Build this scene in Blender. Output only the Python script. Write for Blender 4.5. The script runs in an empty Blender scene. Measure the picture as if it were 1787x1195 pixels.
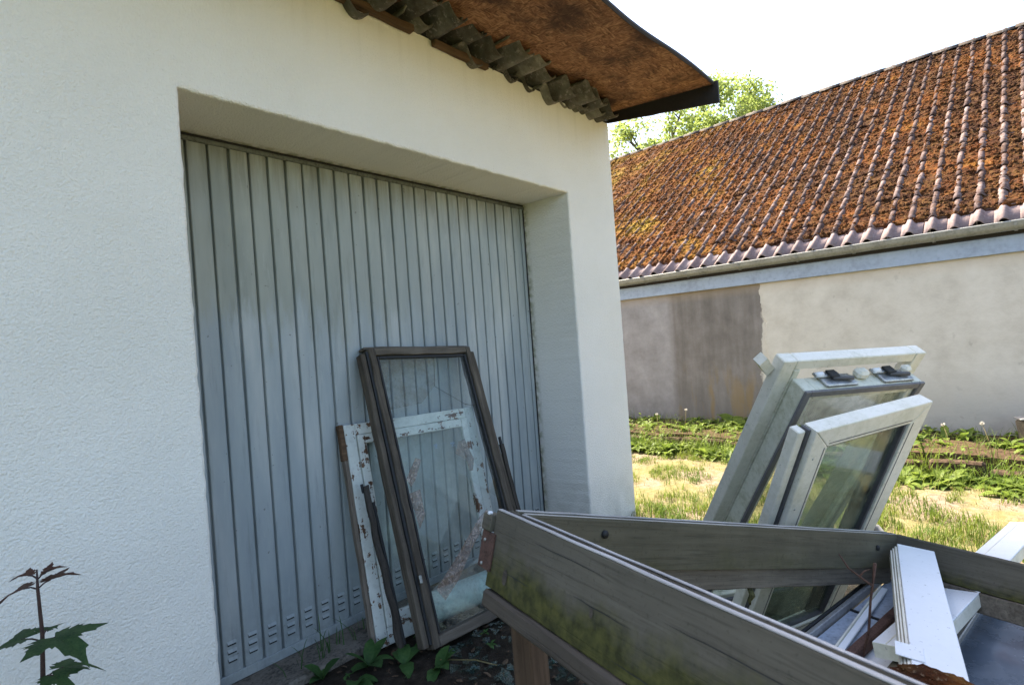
import bpy, bmesh, math, random
from mathutils import Vector, Matrix, noise
R = math.radians
random.seed(7)
sc = bpy.context.scene
C = sc.collection

# ------------------------------------------------------------------ camera
cd = bpy.data.cameras.new('camera'); cam = bpy.data.objects.new('camera', cd); C.objects.link(cam)
cd.sensor_width = 36; cd.lens = 19.54; cd.clip_start = .02; cd.clip_end = 2000
yaw = R(40.99 - 90)
cam.matrix_world = Matrix.Translation((-.863, -2.437, 1.59)) @ Matrix.Rotation(yaw, 4, 'Z') @ Matrix.Rotation(R(90), 4, 'X') @ Matrix.Rotation(R(-4.147), 4, 'Z')
cd.dof.use_dof = True; cd.dof.focus_distance = 3.2; cd.dof.aperture_fstop = 8.0
sc.camera = cam
# ------------------------------------------------------------------ light
SUN_EL, SUN_ROT = R(50), R(13)
w = bpy.data.worlds.new('World'); sc.world = w; w.use_nodes = True
nt = w.node_tree; nt.nodes.clear()
sky = nt.nodes.new('ShaderNodeTexSky'); sky.sky_type = 'NISHITA'; sky.sun_disc = False
sky.sun_elevation = SUN_EL; sky.sun_rotation = SUN_ROT; sky.air_density = 1.0; sky.dust_density = 3.6; sky.ozone_density = .8
bg = nt.nodes.new('ShaderNodeBackground'); bg.inputs[1].default_value = .115
wo = nt.nodes.new('ShaderNodeOutputWorld')
nt.links.new(sky.outputs[0], bg.inputs[0]); nt.links.new(bg.outputs[0], wo.inputs[0])
sl = bpy.data.lights.new('sun', 'SUN'); sl.energy = 4.5; sl.angle = R(.53); sl.color = (1, .89, .70)
so = bpy.data.objects.new('sun', sl); C.objects.link(so)
sd = Vector((math.sin(SUN_ROT)*math.cos(SUN_EL), math.cos(SUN_ROT)*math.cos(SUN_EL), math.sin(SUN_EL)))
so.rotation_euler = sd.to_track_quat('Z', 'Y').to_euler(); so.location = (0, 0, 20)
sc.view_settings.view_transform = 'Standard'; sc.view_settings.look = 'None'; sc.view_settings.gamma = 1
sc.view_settings.exposure = 2.3
sc.render.engine = 'CYCLES'
sc.cycles.max_bounces = 10; sc.cycles.transparent_max_bounces = 24; sc.cycles.diffuse_bounces = 5

# ------------------------------------------------------------------ helpers: materials
class M:
    def __init__(s, name, rough=.8, spec=.3):
        s.m = bpy.data.materials.new(name); s.m.use_nodes = True; s.t = s.m.node_tree
        s.p = s.t.nodes['Principled BSDF']; s.p.inputs['Roughness'].default_value = rough
        s.p.inputs['Specular IOR Level'].default_value = spec
    def n(s, typ, **k):
        o = s.t.nodes.new('ShaderNode' + typ)
        for a, b in k.items(): setattr(o, a, b)
        return o
    def L(s, a, b): s.t.links.new(a, b)
    def put(s, v, sock):
        if hasattr(v, 'is_output') or hasattr(v, 'links'): s.L(v, sock)
        else:
            if isinstance(v, (tuple, list)) and len(v) == 3 and sock.type == 'RGBA': v = (*v, 1)
            sock.default_value = v
    def co(s, scale=(1, 1, 1), which='Object'):
        tc = s.n('TexCoord'); mp = s.n('Mapping'); mp.inputs['Scale'].default_value = scale
        s.L(tc.outputs[which], mp.inputs['Vector']); return mp.outputs[0]
    def pos(s, scale=(1, 1, 1)):
        g = s.n('NewGeometry'); mp = s.n('Mapping'); mp.inputs['Scale'].default_value = scale
        s.L(g.outputs['Position'], mp.inputs['Vector']); return mp.outputs[0]
    def xyz(s, v):
        x = s.n('SeparateXYZ'); s.L(v, x.inputs[0]); return x.outputs
    def noise(s, v, scale=5, detail=4, rough=.55, dist=0):
        o = s.n('TexNoise'); s.L(v, o.inputs['Vector']); o.inputs['Scale'].default_value = scale
        o.inputs['Detail'].default_value = detail; o.inputs['Roughness'].default_value = rough; o.inputs['Distortion'].default_value = dist
        return o.outputs[0]
    def vor(s, v, scale=5, feature='F1', out=0):
        o = s.n('TexVoronoi'); o.feature = feature; s.L(v, o.inputs['Vector']); o.inputs['Scale'].default_value = scale
        return o.outputs[out]
    def ramp(s, f, *st):
        o = s.n('ValToRGB'); s.L(f, o.inputs[0]); e = o.color_ramp.elements
        while len(e) < len(st): e.new(.5)
        for i, (p, c) in enumerate(st):
            e[i].position = p; e[i].color = (*c, 1) if isinstance(c, (tuple, list)) else (c, c, c, 1)
        return o.outputs[0]
    def mix(s, f, a, b, mode='MIX'):
        o = s.n('MixRGB', blend_type=mode); s.put(f, o.inputs[0]); s.put(a, o.inputs[1]); s.put(b, o.inputs[2]); return o.outputs[0]
    def math(s, op, a, b=0.0, clamp=False):
        o = s.n('Math', operation=op); o.use_clamp = clamp; s.put(a, o.inputs[0]); s.put(b, o.inputs[1]); return o.outputs[0]
    def band(s, v, a, b):
        o = s.n('MapRange'); o.inputs[1].default_value = a; o.inputs[2].default_value = b; s.L(v, o.inputs[0]); return o.outputs[0]
    def rnd(s):
        return s.n('ObjectInfo').outputs['Random']
    def color(s, c): s.put(c, s.p.inputs['Base Color']); return s
    def rough(s, r): s.put(r, s.p.inputs['Roughness']); return s
    def bump(s, h, strength=.5, dist=.01):
        b = s.n('Bump'); b.inputs['Strength'].default_value = strength; b.inputs['Distance'].default_value = dist
        s.L(h, b.inputs['Height']); s.L(b.outputs[0], s.p.inputs['Normal']); return s

def plain(name, c, rough=.6, spec=.3, var=.12, scale=9, metal=0):
    m = M(name, rough, spec); v = m.pos()
    n1 = m.noise(v, scale, 5, .6); n2 = m.noise(v, scale*6, 3)
    f = m.math('MULTIPLY', n1, n2)
    m.color(m.ramp(f, (.12, tuple(x*(1-var*2) for x in c)), (.25, c), (.42, tuple(min(1, x*(1+var)) for x in c))))
    m.p.inputs['Metallic'].default_value = metal; m.bump(n2, .15, .002); return m.m

# stucco
def stucco():
    m = M('white_roughcast', .92, .15); v = m.pos()
    big = m.noise(v, .8, 4, .6); fine = m.noise(v, 120, 3, .6); mid = m.noise(v, 60, 3, .6)
    base = m.ramp(big, (.3, (.77, .735, .655)), (.6, (.84, .805, .73)))
    x, y, z = m.xyz(v)
    n = m.noise(v, 6, 5, .65)
    low = m.math('MULTIPLY', m.band(z, .55, .0), m.ramp(n, (.35, 0.), (.65, 1.)))
    base = m.mix(m.math('MULTIPLY', low, .5), base, (.36, .34, .27))
    # streaks of grime under the eave and along the lintel
    st = m.ramp(m.noise(m.pos((14, 14, .6)), 1, 4, .6), (.5, 0.), (.8, 1.))
    top = m.math('MULTIPLY', m.math('MULTIPLY', m.band(z, 3.0, 3.45), st), .28)
    base = m.mix(top, base, (.45, .41, .30))
    lint = m.math('MULTIPLY', m.math('MULTIPLY', m.band(y, .40, .45), m.ramp(m.noise(v, 22, 4), (.4, 0.), (.6, 1.))), .75)
    base = m.mix(lint, base, (.30, .29, .14))
    sp = m.ramp(m.noise(v, 55, 2), (.72, 0.), (.78, 1.))
    base = m.mix(m.math('MULTIPLY', sp, .25), base, (.42, .40, .34))
    m.color(base)
    m.bump(m.math('ADD', m.math('MULTIPLY', mid, .9), m.math('MULTIPLY', fine, .8)), .8, .008)
    return m.m
STUCCO = stucco()

def doorpaint():
    m = M('grey_green_door_paint', .5, .35); v = m.pos(); x, y, z = m.xyz(v)
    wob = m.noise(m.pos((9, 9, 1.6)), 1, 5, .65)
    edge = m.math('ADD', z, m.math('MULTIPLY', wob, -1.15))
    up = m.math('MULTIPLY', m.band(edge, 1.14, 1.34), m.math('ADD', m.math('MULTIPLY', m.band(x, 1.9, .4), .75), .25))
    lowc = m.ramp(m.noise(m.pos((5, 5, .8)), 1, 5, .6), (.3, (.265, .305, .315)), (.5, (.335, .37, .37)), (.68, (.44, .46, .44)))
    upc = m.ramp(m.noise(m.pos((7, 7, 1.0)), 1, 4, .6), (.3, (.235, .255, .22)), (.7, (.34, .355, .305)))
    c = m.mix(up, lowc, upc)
    g = m.math('MULTIPLY', m.ramp(m.noise(m.pos((25, 25, 2.5)), 1, 5, .7), (.55, 0.), (.75, 1.)), .35)
    c = m.mix(g, c, (.13, .145, .125))
    b = m.math('MULTIPLY', m.band(z, .5, .05), m.ramp(m.noise(v, 9, 5, .7), (.3, 0.), (.7, 1.)))
    c = m.mix(m.math('MULTIPLY', b, .6), c, (.10, .11, .105))
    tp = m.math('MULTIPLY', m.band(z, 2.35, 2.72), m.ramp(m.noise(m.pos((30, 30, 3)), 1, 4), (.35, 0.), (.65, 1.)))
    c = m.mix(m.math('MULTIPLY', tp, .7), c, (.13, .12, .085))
    sp = m.ramp(m.noise(v, 34, 2, .5), (.735, 0.), (.76, 1.))
    c = m.mix(m.math('MULTIPLY', sp, .5), c, (.08, .06, .045))
    pale = m.math('MULTIPLY', m.ramp(m.noise(m.pos((18, 18, 3)), 1, 5, .7, .8), (.60, 0.), (.74, 1.)), .35)
    c = m.mix(pale, c, (.46, .48, .44))
    m.color(c); m.rough(m.ramp(m.noise(v, 6, 4), (.3, .42), (.7, .7)))
    m.bump(m.noise(v, 50, 3), .08, .002); return m.m
DOOR = doorpaint()
DOORR = plain('dark_door_rail', (.12, .13, .115), .6, .3, .3, 12)
SLOT = plain('dark_slot', (.03, .032, .034), .8)

def wood(name, axis, dark, light, algae=None, rough=.85):
    """axis: 0/1/2 = grain direction in object space; algae: (axis, from, to) growth of green film"""
    m = M(name, rough, .2)
    s = [60, 60, 60]; s[axis] = 2.2
    g = m.noise(m.co(tuple(s)), 1, 6, .65, .6)
    s2 = [16, 16, 16]; s2[axis] = .9
    g2 = m.noise(m.co(tuple(s2)), 1, 4, .6, 1.2)
    v = m.co()
    big = m.noise(v, 4, 4, .6)
    f = m.math('ADD', m.math('MULTIPLY', g, .6), m.math('MULTIPLY', g2, .4))
    mid = tuple((a+b)/2 for a, b in zip(dark, light))
    c = m.ramp(f, (.28, dark), (.5, mid), (.72, light))
    s3 = [140, 140, 140]; s3[axis] = 6
    fine = m.noise(m.co(tuple(s3)), 1, 3, .6)
    c = m.mix(m.ramp(fine, (.56, 0.), (.66, .35)), c, tuple(x*.45 for x in dark))
    c = m.mix(m.ramp(m.noise(m.co(), 120, 3), (.60, 0.), (.70, .35)), c, tuple(x*.5 for x in dark))
    c = m.mix(m.ramp(big, (.35, 0.), (.7, .45)), c, tuple(x*.55 for x in dark))
    kn = m.vor(m.co(tuple(5 if i != axis else 2 for i in range(3))), 1.6)
    c = m.mix(m.ramp(kn, (.055, .85), (.1, 0.)), c, (.028, .022, .016))
    if algae:
        ax, a, b, amt = algae
        z = m.xyz(v)[ax]
        h = m.math('ADD', m.band(z, a, b), m.math('MULTIPLY', m.math('SUBTRACT', m.noise(v, 7, 5, .65), .5), 1.5))
        c = m.mix(m.math('MULTIPLY', m.ramp(h, (.35, 0.), (.85, 1.)), amt), c, m.ramp(m.noise(v, 40, 4), (.35, (.028, .030, .008)), (.65, (.085, .082, .020))))
    m.color(c)
    cr = m.ramp(g, (.3, 0.), (.42, 1.))
    m.bump(m.math('ADD', m.math('MULTIPLY', f, .6), m.math('MULTIPLY', cr, .5)), .55, .003)
    return m.m
GREYX = wood('weathered_grey_timber_x', 0, (.080, .070, .046), (.150, .132, .090), (2, -.02, -.20, .45))
GREYY = wood('weathered_grey_timber_y', 1, (.085, .075, .056), (.155, .138, .105), (2, -.01, -.15, .92))
GREYZ = wood('weathered_brown_post', 2, (.055, .034, .022), (.16, .105, .068))
DARKX = wood('old_dark_timber_x', 0, (.05, .040, .030), (.23, .195, .15))
DARKY = wood('old_dark_timber_y', 1, (.034, .026, .020), (.175, .145, .108))
LEDGE = wood('brown_ledge', 1, (.05, .04, .03), (.13, .108, .085)); PALEW = wood('bleached_timber_edge', 1, (.36, .34, .32), (.60, .58, .56)); PALEX = wood('bleached_lit_timber_edge_x', 0, (.30, .28, .25), (.52, .50, .46))  # pale edge woods: bleaching plus skylight on the tops put into the colour
BATTX = wood('rotten_batten_x', 0, (.06, .032, .018), (.19, .12, .07))

def flaking(name, axis):
    """white paint that has flaked off brown wood"""
    m = M(name, .62, .35); v = m.co()
    s = [45, 45, 45]; s[axis] = 2
    g = m.noise(m.co(tuple(s)), 1, 5, .6)
    wd = m.ramp(g, (.35, (.07, .035, .018)), (.65, (.27, .15, .08)))
    pt = m.ramp(m.noise(v, 5, 4), (.3, (.50, .53, .49)), (.7, (.64, .66, .61)))
    n = m.math('ADD', m.math('MULTIPLY', m.noise(v, 9, 6, .7), .7), m.math('MULTIPLY', g, .3))
    f = m.ramp(n, (.44, 0.), (.452, 1.))
    c = m.mix(f, wd, pt)
    c = m.mix(m.math('MULTIPLY', m.ramp(m.noise(v, 18, 5, .7), (.52, 0.), (.72, 1.)), .35), c, (.20, .19, .15))
    m.color(c); m.bump(m.math('ADD', f, m.math('MULTIPLY', g, .2)), .5, .0016); return m.m
FLAKX = flaking('flaking_white_paint_x', 0); FLAKY = flaking('flaking_white_paint_y', 1)
BLACKW = wood('blackened_strip', 1, (.022, .018, .014), (.10, .085, .07))
RAWY = wood('bare_window_edge', 1, (.10, .075, .055), (.30, .25, .20))

def dirty_white(name, c=(.70, .70, .67), green=.3):
    m = M(name, .38, .45); v = m.pos()
    n = m.noise(v, 7, 6, .7); n2 = m.noise(v, 45, 4, .65)
    f = m.ramp(m.math('ADD', m.math('MULTIPLY', n, .6), m.math('MULTIPLY', n2, .4)), (.46, 0.), (.66, 1.))
    k = m.mix(m.math('MULTIPLY', f, green), c, (.27, .27, .13))
    sp = m.ramp(m.noise(v, 80, 3, .6), (.66, 0.), (.72, 1.))
    k = m.mix(m.math('MULTIPLY', sp, .55), k, (.10, .10, .065))
    m.color(k); m.rough(m.ramp(n, (.3, .32), (.7, .6))); m.bump(n2, .08, .001); return m.m
PVC = dirty_white('dirty_white_pvc', (.70, .67, .57), .38); PVCC = dirty_white('cleaner_white_pvc', (.74, .75, .76), .07)
PVCB = dirty_white('greenish_white_pvc', (.62, .61, .50), .7)
GASK = plain('grey_gasket', (.085, .085, .088), .6)
CAP = plain('dark_grey_cap', (.15, .145, .145), .5)
SEAL = plain('black_rubber_seal', (.022, .022, .022), .6)
METAL = plain('dull_zinc_steel', (.42, .43, .42), .42, .5, .25, 20, .85)
RUSTM = plain('rusty_steel', (.10, .055, .042), .75, .3, .3, 30, .2)
ALU = plain('aluminium_profile', (.36, .35, .34), .45, .5, .2, 12, .6)

def glass(name, dirt=.25, tint=(.955, .975, .965), dcol=(.40, .39, .33), seed=0.0):
    m = M(name); t = m.t; out = t.nodes['Material Output']; t.nodes.remove(m.p)
    v = m.co(); n = m.noise(v, 3.2, 6, .68); n2 = m.noise(v, 28, 4, .6); n3 = m.noise(m.co((1, .12, 1)), 22, 3)
    d = m.ramp(m.math('ADD', m.math('ADD', m.math('MULTIPLY', n, .62), m.math('MULTIPLY', n2, .22)), m.math('MULTIPLY', n3, .16)), (.44+seed, .0), (.66+seed, 1.))
    df = m.math('ADD', m.math('MULTIPLY', d, dirt*1.5), dirt*.10, True)
    tr = m.n('BsdfTransparent'); tr.inputs[0].default_value = (*tint, 1)
    gl = m.n('BsdfGlossy'); gl.inputs['Roughness'].default_value = .02
    lw = m.n('LayerWeight'); lw.inputs[0].default_value = .5
    fr = m.math('ADD', m.math('MULTIPLY', m.math('POWER', lw.outputs['Facing'], 5.0), .80), .016, True)
    a = m.n('MixShader'); m.L(fr, a.inputs[0]); m.L(tr.outputs[0], a.inputs[1]); m.L(gl.outputs[0], a.inputs[2])
    di = m.n('BsdfDiffuse'); di.inputs[0].default_value = (*dcol, 1)
    b = m.n('MixShader'); m.L(df, b.inputs[0]); m.L(a.outputs[0], b.inputs[1]); m.L(di.outputs[0], b.inputs[2])
    m.L(b.outputs[0], out.inputs[0]); return m.m
GLASS = glass('dirty_window_glass', .16); GLASS2 = glass('clear_dusty_glass', .05)
GLASSG = glass('dusty_green_reflection_glass', .20, (.93, .97, .94), (.42, .46, .34)); GLASS3 = glass('smeared_glass', .30, (.93, .95, .94), (.20, .185, .14))  # casement glass: green haze in the dirt colour stands in for bright reflections

def osb():
    m = M('stained_osb_board', .8, .2); v = m.pos((1, 1, .1))
    st = m.noise(m.pos((8, 30, 1)), 1.5, 3, .6, 1.6); st2 = m.noise(m.pos((34, 9, 1)), 1.5, 3, .6, 1.6)
    k = m.noise(v, 9, 2)
    f = m.mix(m.ramp(k, (.45, 0.), (.55, 1.)), st, st2)
    c = m.ramp(f, (.33, (.09, .038, .020)), (.5, (.25, .115, .058)), (.68, (.45, .25, .13)))
    stn = m.ramp(m.noise(v, 2.6, 6, .7), (.48, 0.), (.64, 1.))
    c = m.mix(m.math('MULTIPLY', stn, .85), c, (.045, .022, .016))
    m.color(c); m.bump(f, .4, .002); return m.m
OSB = osb()
BITU = plain('bitumen_edge', (.024, .020, .018), .65, .3)

def tilemat(name, a, b, cc, moss=.4):
    m = M(name, .85, .2); v = m.pos()
    n = m.noise(v, 11, 5, .65); n2 = m.noise(v, 60, 3)
    c = m.ramp(m.math('ADD', m.math('MULTIPLY', n, .7), m.math('MULTIPLY', m.rnd(), .3)), (.3, a), (.5, b), (.7, cc))
    l = m.ramp(m.noise(v, 26, 4, .7), (.56, 0.), (.66, 1.))
    c = m.mix(m.math('MULTIPLY', l, .6), c, (.32, .28, .27))
    g = m.ramp(m.noise(v, 17, 5, .7), (.40, 1.), (.56, 0.))
    c = m.mix(m.math('MULTIPLY', g, moss), c, (.055, .028, .011))
    m.color(c); m.bump(n2, .5, .004); return m.m
TILE = tilemat('old_concrete_roof_tile', (.055, .033, .030), (.13, .085, .079), (.27, .205, .195), .55)
TILEC = tilemat('clean_eave_tile', (.19, .14, .135), (.24, .18, .175), (.30, .24, .235), .0)
TILEG = tilemat('grey_underside_tile', (.05, .047, .042), (.115, .108, .096), (.22, .21, .185), .25)
RIDGE = tilemat('dark_ridge_tile', (.035, .03, .028), (.06, .05, .045), (.10, .085, .07), .4)

def mossmat():
    m = M('dry_roof_moss', .95, .05); v = m.co()
    n = m.noise(v, .9, 6, .68); n2 = m.noise(v, 24, 4, .7); n3 = m.noise(v, 90, 2)
    x, y, z = m.xyz(v)
    far = m.band(x, 1.5, -5.0)
    f = m.math('ADD', m.math('SUBTRACT', m.math('MULTIPLY', n, 1.75), .40), m.math('MULTIPLY', far, .28))
    c = m.ramp(f, (.38, (.034, .013, .007)), (.52, (.064, .022, .008)), (.64, (.115, .036, .008)), (.76, (.15, .066, .010)), (.90, (.21, .14, .018)))
    c = m.mix(m.ramp(n2, (.42, .0), (.62, .75)), c, m.ramp(m.noise(v, 7, 3), (.4, (.022, .012, .008)), (.6, (.115, .06, .018))))
    c = m.mix(m.ramp(n3, (.60, 0.), (.70, .5)), c, (.26, .18, .11))
    m.color(c); m.bump(m.math('ADD', n2, n3), .6, .012); return m.m
MOSS = mossmat()

def farwall(coat=False):
    m = M('beige_plaster_coat' if coat else 'patched_render_wall', .9, .15); v = m.co(); x, y, z = m.xyz(v)
    n = m.noise(v, 3.0, 6, .65); n2 = m.noise(m.co((6, 6, .9)), 1, 5, .6); sm = m.noise(v, 30, 3)
    beige = m.ramp(n, (.3, (.47, .43, .37)), (.5, (.55, .51, .445)), (.75, (.62, .58, .515)))
    dark = m.ramp(m.math('ADD', m.math('MULTIPLY', n, .5), m.math('MULTIPLY', n2, .5)), (.34, (.135, .120, .108)), (.5, (.19, .170, .155)), (.68, (.27, .245, .23)))
    dark = m.mix(m.math('MULTIPLY', m.math('MULTIPLY', m.band(z, 1.1, .5), m.ramp(m.noise(m.co((3.2, 1, .6)), 1.5, 4), (.52, 0.), (.62, 1.))), .6), dark, (.27, .17, .05))
    mauve = m.ramp(m.noise(v, 2.2, 6, .7), (.32, (.22, .205, .20)), (.55, (.31, .29, .288)), (.72, (.38, .36, .357)))
    rag = m.math('MULTIPLY', m.math('SUBTRACT', m.noise(v, 6, 6, .7), .5), .22)
    e1 = m.math('ADD', m.math('ADD', x, rag), m.math('MULTIPLY', m.math('SUBTRACT', z, 1.6), .06))
    f1 = m.band(e1, -2.39, -2.36)
    e2 = m.math('ADD', x, m.math('MULTIPLY', rag, .35))
    f2 = m.band(e2, -.98, -.86)
    c = m.mix(f1, beige, dark); c = m.mix(f2, c, mauve)
    if coat: c = m.mix(0.0, beige, dark)
    low = m.math('MULTIPLY', m.band(z, .85, .05), m.ramp(n, (.35, 0.3), (.6, 1.)))
    c = m.mix(m.math('MULTIPLY', low, .6), c, (.14, .125, .105))
    sp = m.ramp(m.noise(v, 8, 4, .6), (.64, 0.), (.72, 1.))
    c = m.mix(m.math('MULTIPLY', sp, .25), c, (.16, .13, .11))
    tn = m.math('MULTIPLY', m.band(z, 2.02, 2.19), .4)
    c = m.mix(tn, c, (.42, .31, .19))
    m.color(c); m.bump(m.math('ADD', n, m.math('MULTIPLY', sm, .5)), .35, .012); return m.m
FARWALL = farwall(); COAT = farwall(True)
FASCIA = plain('blue_grey_sheet_fascia', (.30, .36, .46), .45, .45, .10, 3)
GUTTER = plain('weathered_zinc_gutter', (.27, .27, .255), .5, .4, .15, 6, .35)

def groundmat():
    m = M('dry_earth_and_straw', .95, .08); v = m.pos()
    n = m.noise(v, 1.3, 6, .65); n2 = m.noise(v, 14, 5, .7); n3 = m.noise(v, 70, 3, .7)
    x, y, z = m.xyz(v)
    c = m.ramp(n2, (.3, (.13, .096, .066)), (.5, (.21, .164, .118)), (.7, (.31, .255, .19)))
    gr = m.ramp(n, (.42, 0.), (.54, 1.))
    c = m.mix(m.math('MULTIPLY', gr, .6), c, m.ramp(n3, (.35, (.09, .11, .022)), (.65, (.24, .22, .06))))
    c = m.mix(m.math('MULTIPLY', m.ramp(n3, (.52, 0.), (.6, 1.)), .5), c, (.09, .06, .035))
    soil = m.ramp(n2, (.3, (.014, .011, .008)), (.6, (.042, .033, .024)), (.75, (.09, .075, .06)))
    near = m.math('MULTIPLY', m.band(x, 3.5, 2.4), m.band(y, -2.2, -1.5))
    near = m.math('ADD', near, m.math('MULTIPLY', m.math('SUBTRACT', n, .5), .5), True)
    bounce_mask = m.math('MULTIPLY', m.band(x, .2, -1.5), m.band(y, -.5, -2.5))  # invented dark green ground out of view, cutting warm bounce on the facade
    c = m.mix(bounce_mask, c, m.ramp(n2, (.35, (.045, .06, .02)), (.65, (.10, .115, .04))))
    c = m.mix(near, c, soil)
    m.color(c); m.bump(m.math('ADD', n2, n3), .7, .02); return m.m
GROUND = groundmat()

def leafmat(name, a, b, trans=.45, scale=3, rough=.55):
    m = M(name, rough, .25); v = m.pos()
    n = m.noise(v, scale, 4, .6); n2 = m.noise(v, scale*9, 2)
    c = m.ramp(m.math('ADD', m.math('MULTIPLY', n, .6), m.math('MULTIPLY', n2, .4)), (.36, a), (.64, b))
    m.color(c)
    t = m.n('BsdfTranslucent'); m.L(c, t.inputs[0]); mx = m.n('MixShader'); mx.inputs[0].default_value = trans
    out = m.t.nodes['Material Output']; m.L(m.p.outputs[0], mx.inputs[1]); m.L(t.outputs[0], mx.inputs[2]); m.L(mx.outputs[0], out.inputs[0])
    return m.m
GRASS = leafmat('sunlit_grass', (.065, .13, .018), (.18, .215, .032), .5, 2.2)
STRAW = leafmat('dry_straw', (.17, .135, .05), (.29, .24, .11), .35, 4)
WEED = leafmat('weed_leaf', (.075, .13, .022), (.22, .28, .045), .5, 5)
DOCK = leafmat('shade_leaf', (.035, .085, .022), (.075, .15, .04), .35, 8)
MAPLE = leafmat('maple_leaf', (.025, .06, .022), (.075, .135, .045), .45, 22)
MAPRED = leafmat('young_red_leaf', (.07, .028, .022), (.12, .06, .035), .35, 30)
CROWN = leafmat('spring_tree_leaf', (.17, .24, .06), (.34, .40, .11), .55, .6)
SEEDH = leafmat('seed_head_fluff', (.55, .52, .46), (.65, .62, .56), .5, 20)
BARK = plain('tree_bark', (.10, .08, .06), .9, .1, .3, 4)
STEMM = plain('dark_red_stem', (.055, .03, .025), .6, .3, .2, 40)
TWIG = plain('dry_twig', (.10, .055, .04), .85, .2, .3, 60)
STONE = plain('mossy_concrete_edging', (.075, .05, .034), .95, .1, .35, 14)
CONC = plain('dirty_concrete', (.16, .14, .115), .95, .1, .3, 12)
SOILM = plain('bed_soil', (.075, .05, .032), .97, .05, .35, 16)
MINT = plain('pale_mint_plastic', (.36, .47, .43), .4, .4, .2, 9)
TAPE = M('brown_parcel_tape', .35, .5)
def tapemat():
    m = M('wrinkled_brown_tape', .35, .5); v = m.co(); n = m.noise(v, 30, 5, .7, 2)
    m.color(m.ramp(n, (.35, (.12, .065, .035)), (.52, (.26, .17, .12)), (.66, (.60, .52, .46)))); m.bump(n, .9, .006)
    m.p.inputs['Alpha'].default_value = .55; return m.m
TAPE = tapemat()
SHARD = glass('broken_glass_shard', .12, (.75, .88, .86))
BLUEGL = M('blue_grey_coated_pane', .14, .5)
def pane_opaque():
    m = M('grey_blue_sheet', .2, .6); v = m.pos(); n = m.noise(v, 5, 5, .65)
    m.color(m.ramp(n, (.35, (.075, .095, .12)), (.65, (.14, .165, .20)))); m.rough(m.ramp(m.noise(v, 9, 5, .7), (.35, .12), (.7, .42))); return m.m
PANEB = pane_opaque()
INK = plain('blue_marker_ink', (.30, .42, .62), .5)
HOSE = plain('grey_hose', (.24, .23, .21), .6)
PALEB = plain('pale_blue_panel', (.36, .40, .46), .3, .5, .2, 15)
HUMUS = plain('mossy_clump', (.09, .085, .04), .97, .05, .5, 60)

# ------------------------------------------------------------------ helpers: objects
def tag(o, label=None, cat=None, group=None, kind=None):
    for k, v in (('label', label), ('category', cat), ('group', group), ('kind', kind)):
        if v: o[k] = v
    return o
def empty(name, mat4, label, cat, group=None):
    o = bpy.data.objects.new(name, None); o.empty_display_size = .1; C.objects.link(o); o.matrix_world = mat4
    return tag(o, label, cat, group)
def add(name, me, parent=None, mat=None, smooth=False):
    o = bpy.data.objects.new(name, me); C.objects.link(o)
    if parent: o.parent = parent
    if mat is not None:
        for q in (mat if isinstance(mat, (list, tuple)) else [mat]): me.materials.append(q)
    if smooth:
        for p in me.polygons: p.use_smooth = True
    return o
def pydata(name, v, f, mat, parent=None, smooth=False):
    me = bpy.data.meshes.new(name); me.from_pydata(v, [], f); me.update()
    return add(name, me, parent, mat, smooth)
def boxmesh(name, b, bev=.003, cuts=0, jit=0, taper=None):
    x0, x1, y0, y1, z0, z1 = b
    bm = bmesh.new(); bmesh.ops.create_cube(bm, size=1)
    S = Vector((x1-x0, y1-y0, z1-z0)); c = Vector(((x0+x1)/2, (y0+y1)/2, (z0+z1)/2))
    for v in bm.verts: v.co = Vector((v.co.x*S.x, v.co.y*S.y, v.co.z*S.z)) + c
    if cuts:
        ax = max(range(3), key=lambda i: S[i])
        ed = [e for e in bm.edges if abs((e.verts[0].co-e.verts[1].co).normalized()[ax]) > .9]
        bmesh.ops.subdivide_edges(bm, edges=ed, cuts=cuts)
    if bev:
        ed = [e for e in bm.edges if len(e.link_faces) == 2 and e.calc_face_angle() > .5]
        bmesh.ops.bevel(bm, geom=ed, offset=min(bev, min(S)*.3), segments=1, affect='EDGES')
    if jit:
        for v in bm.verts:
            n = noise.noise_vector(v.co*9 + Vector((x0*31, y0*17, z0*7))); v.co += n*jit
    bmesh.ops.recalc_face_normals(bm, faces=bm.faces)
    me = bpy.data.meshes.new(name); bm.to_mesh(me); bm.free(); return me
def box(name, b, mat, parent=None, bev=.003, cuts=0, jit=0):
    return add(name, boxmesh(name, b, bev, cuts, jit), parent, mat)
def tube(name, pts, rad, mat, parent=None, seg=8, smooth=True, closed=True):
    pts = [Vector(p) for p in pts]; n = len(pts)
    rads = rad if isinstance(rad, (list, tuple)) else [rad]*n
    v, f = [], []; up = Vector((0, 0, 1))
    for i, p in enumerate(pts):
        d = (pts[min(i+1, n-1)] - pts[max(i-1, 0)]).normalized()
        a = d.cross(up if abs(d.z) < .9 else Vector((1, 0, 0))).normalized(); b = d.cross(a).normalized()
        for k in range(seg):
            t = 2*math.pi*k/seg; v.append(p + (a*math.cos(t) + b*math.sin(t))*rads[i])
    for i in range(n-1):
        for k in range(seg):
            f.append((i*seg+k, i*seg+(k+1) % seg, (i+1)*seg+(k+1) % seg, (i+1)*seg+k))
    if closed: f.append(tuple(range(seg))[::-1]); f.append(tuple((n-1)*seg+k for k in range(seg)))
    return pydata(name, v, f, mat, parent, smooth)
def pose(o, x, y, z):
    x, y, z = Vector(x).normalized(), Vector(y), Vector(z)
    y = (y - x*y.dot(x)).normalized(); z = x.cross(y)
    m = Matrix((x, y, z)).transposed().to_4x4(); m.translation = Vector(o); return m
def T(x=0, y=0, z=0, rz=0): return Matrix.Translation((x, y, z)) @ Matrix.Rotation(rz, 4, 'Z')
U = random.uniform

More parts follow.
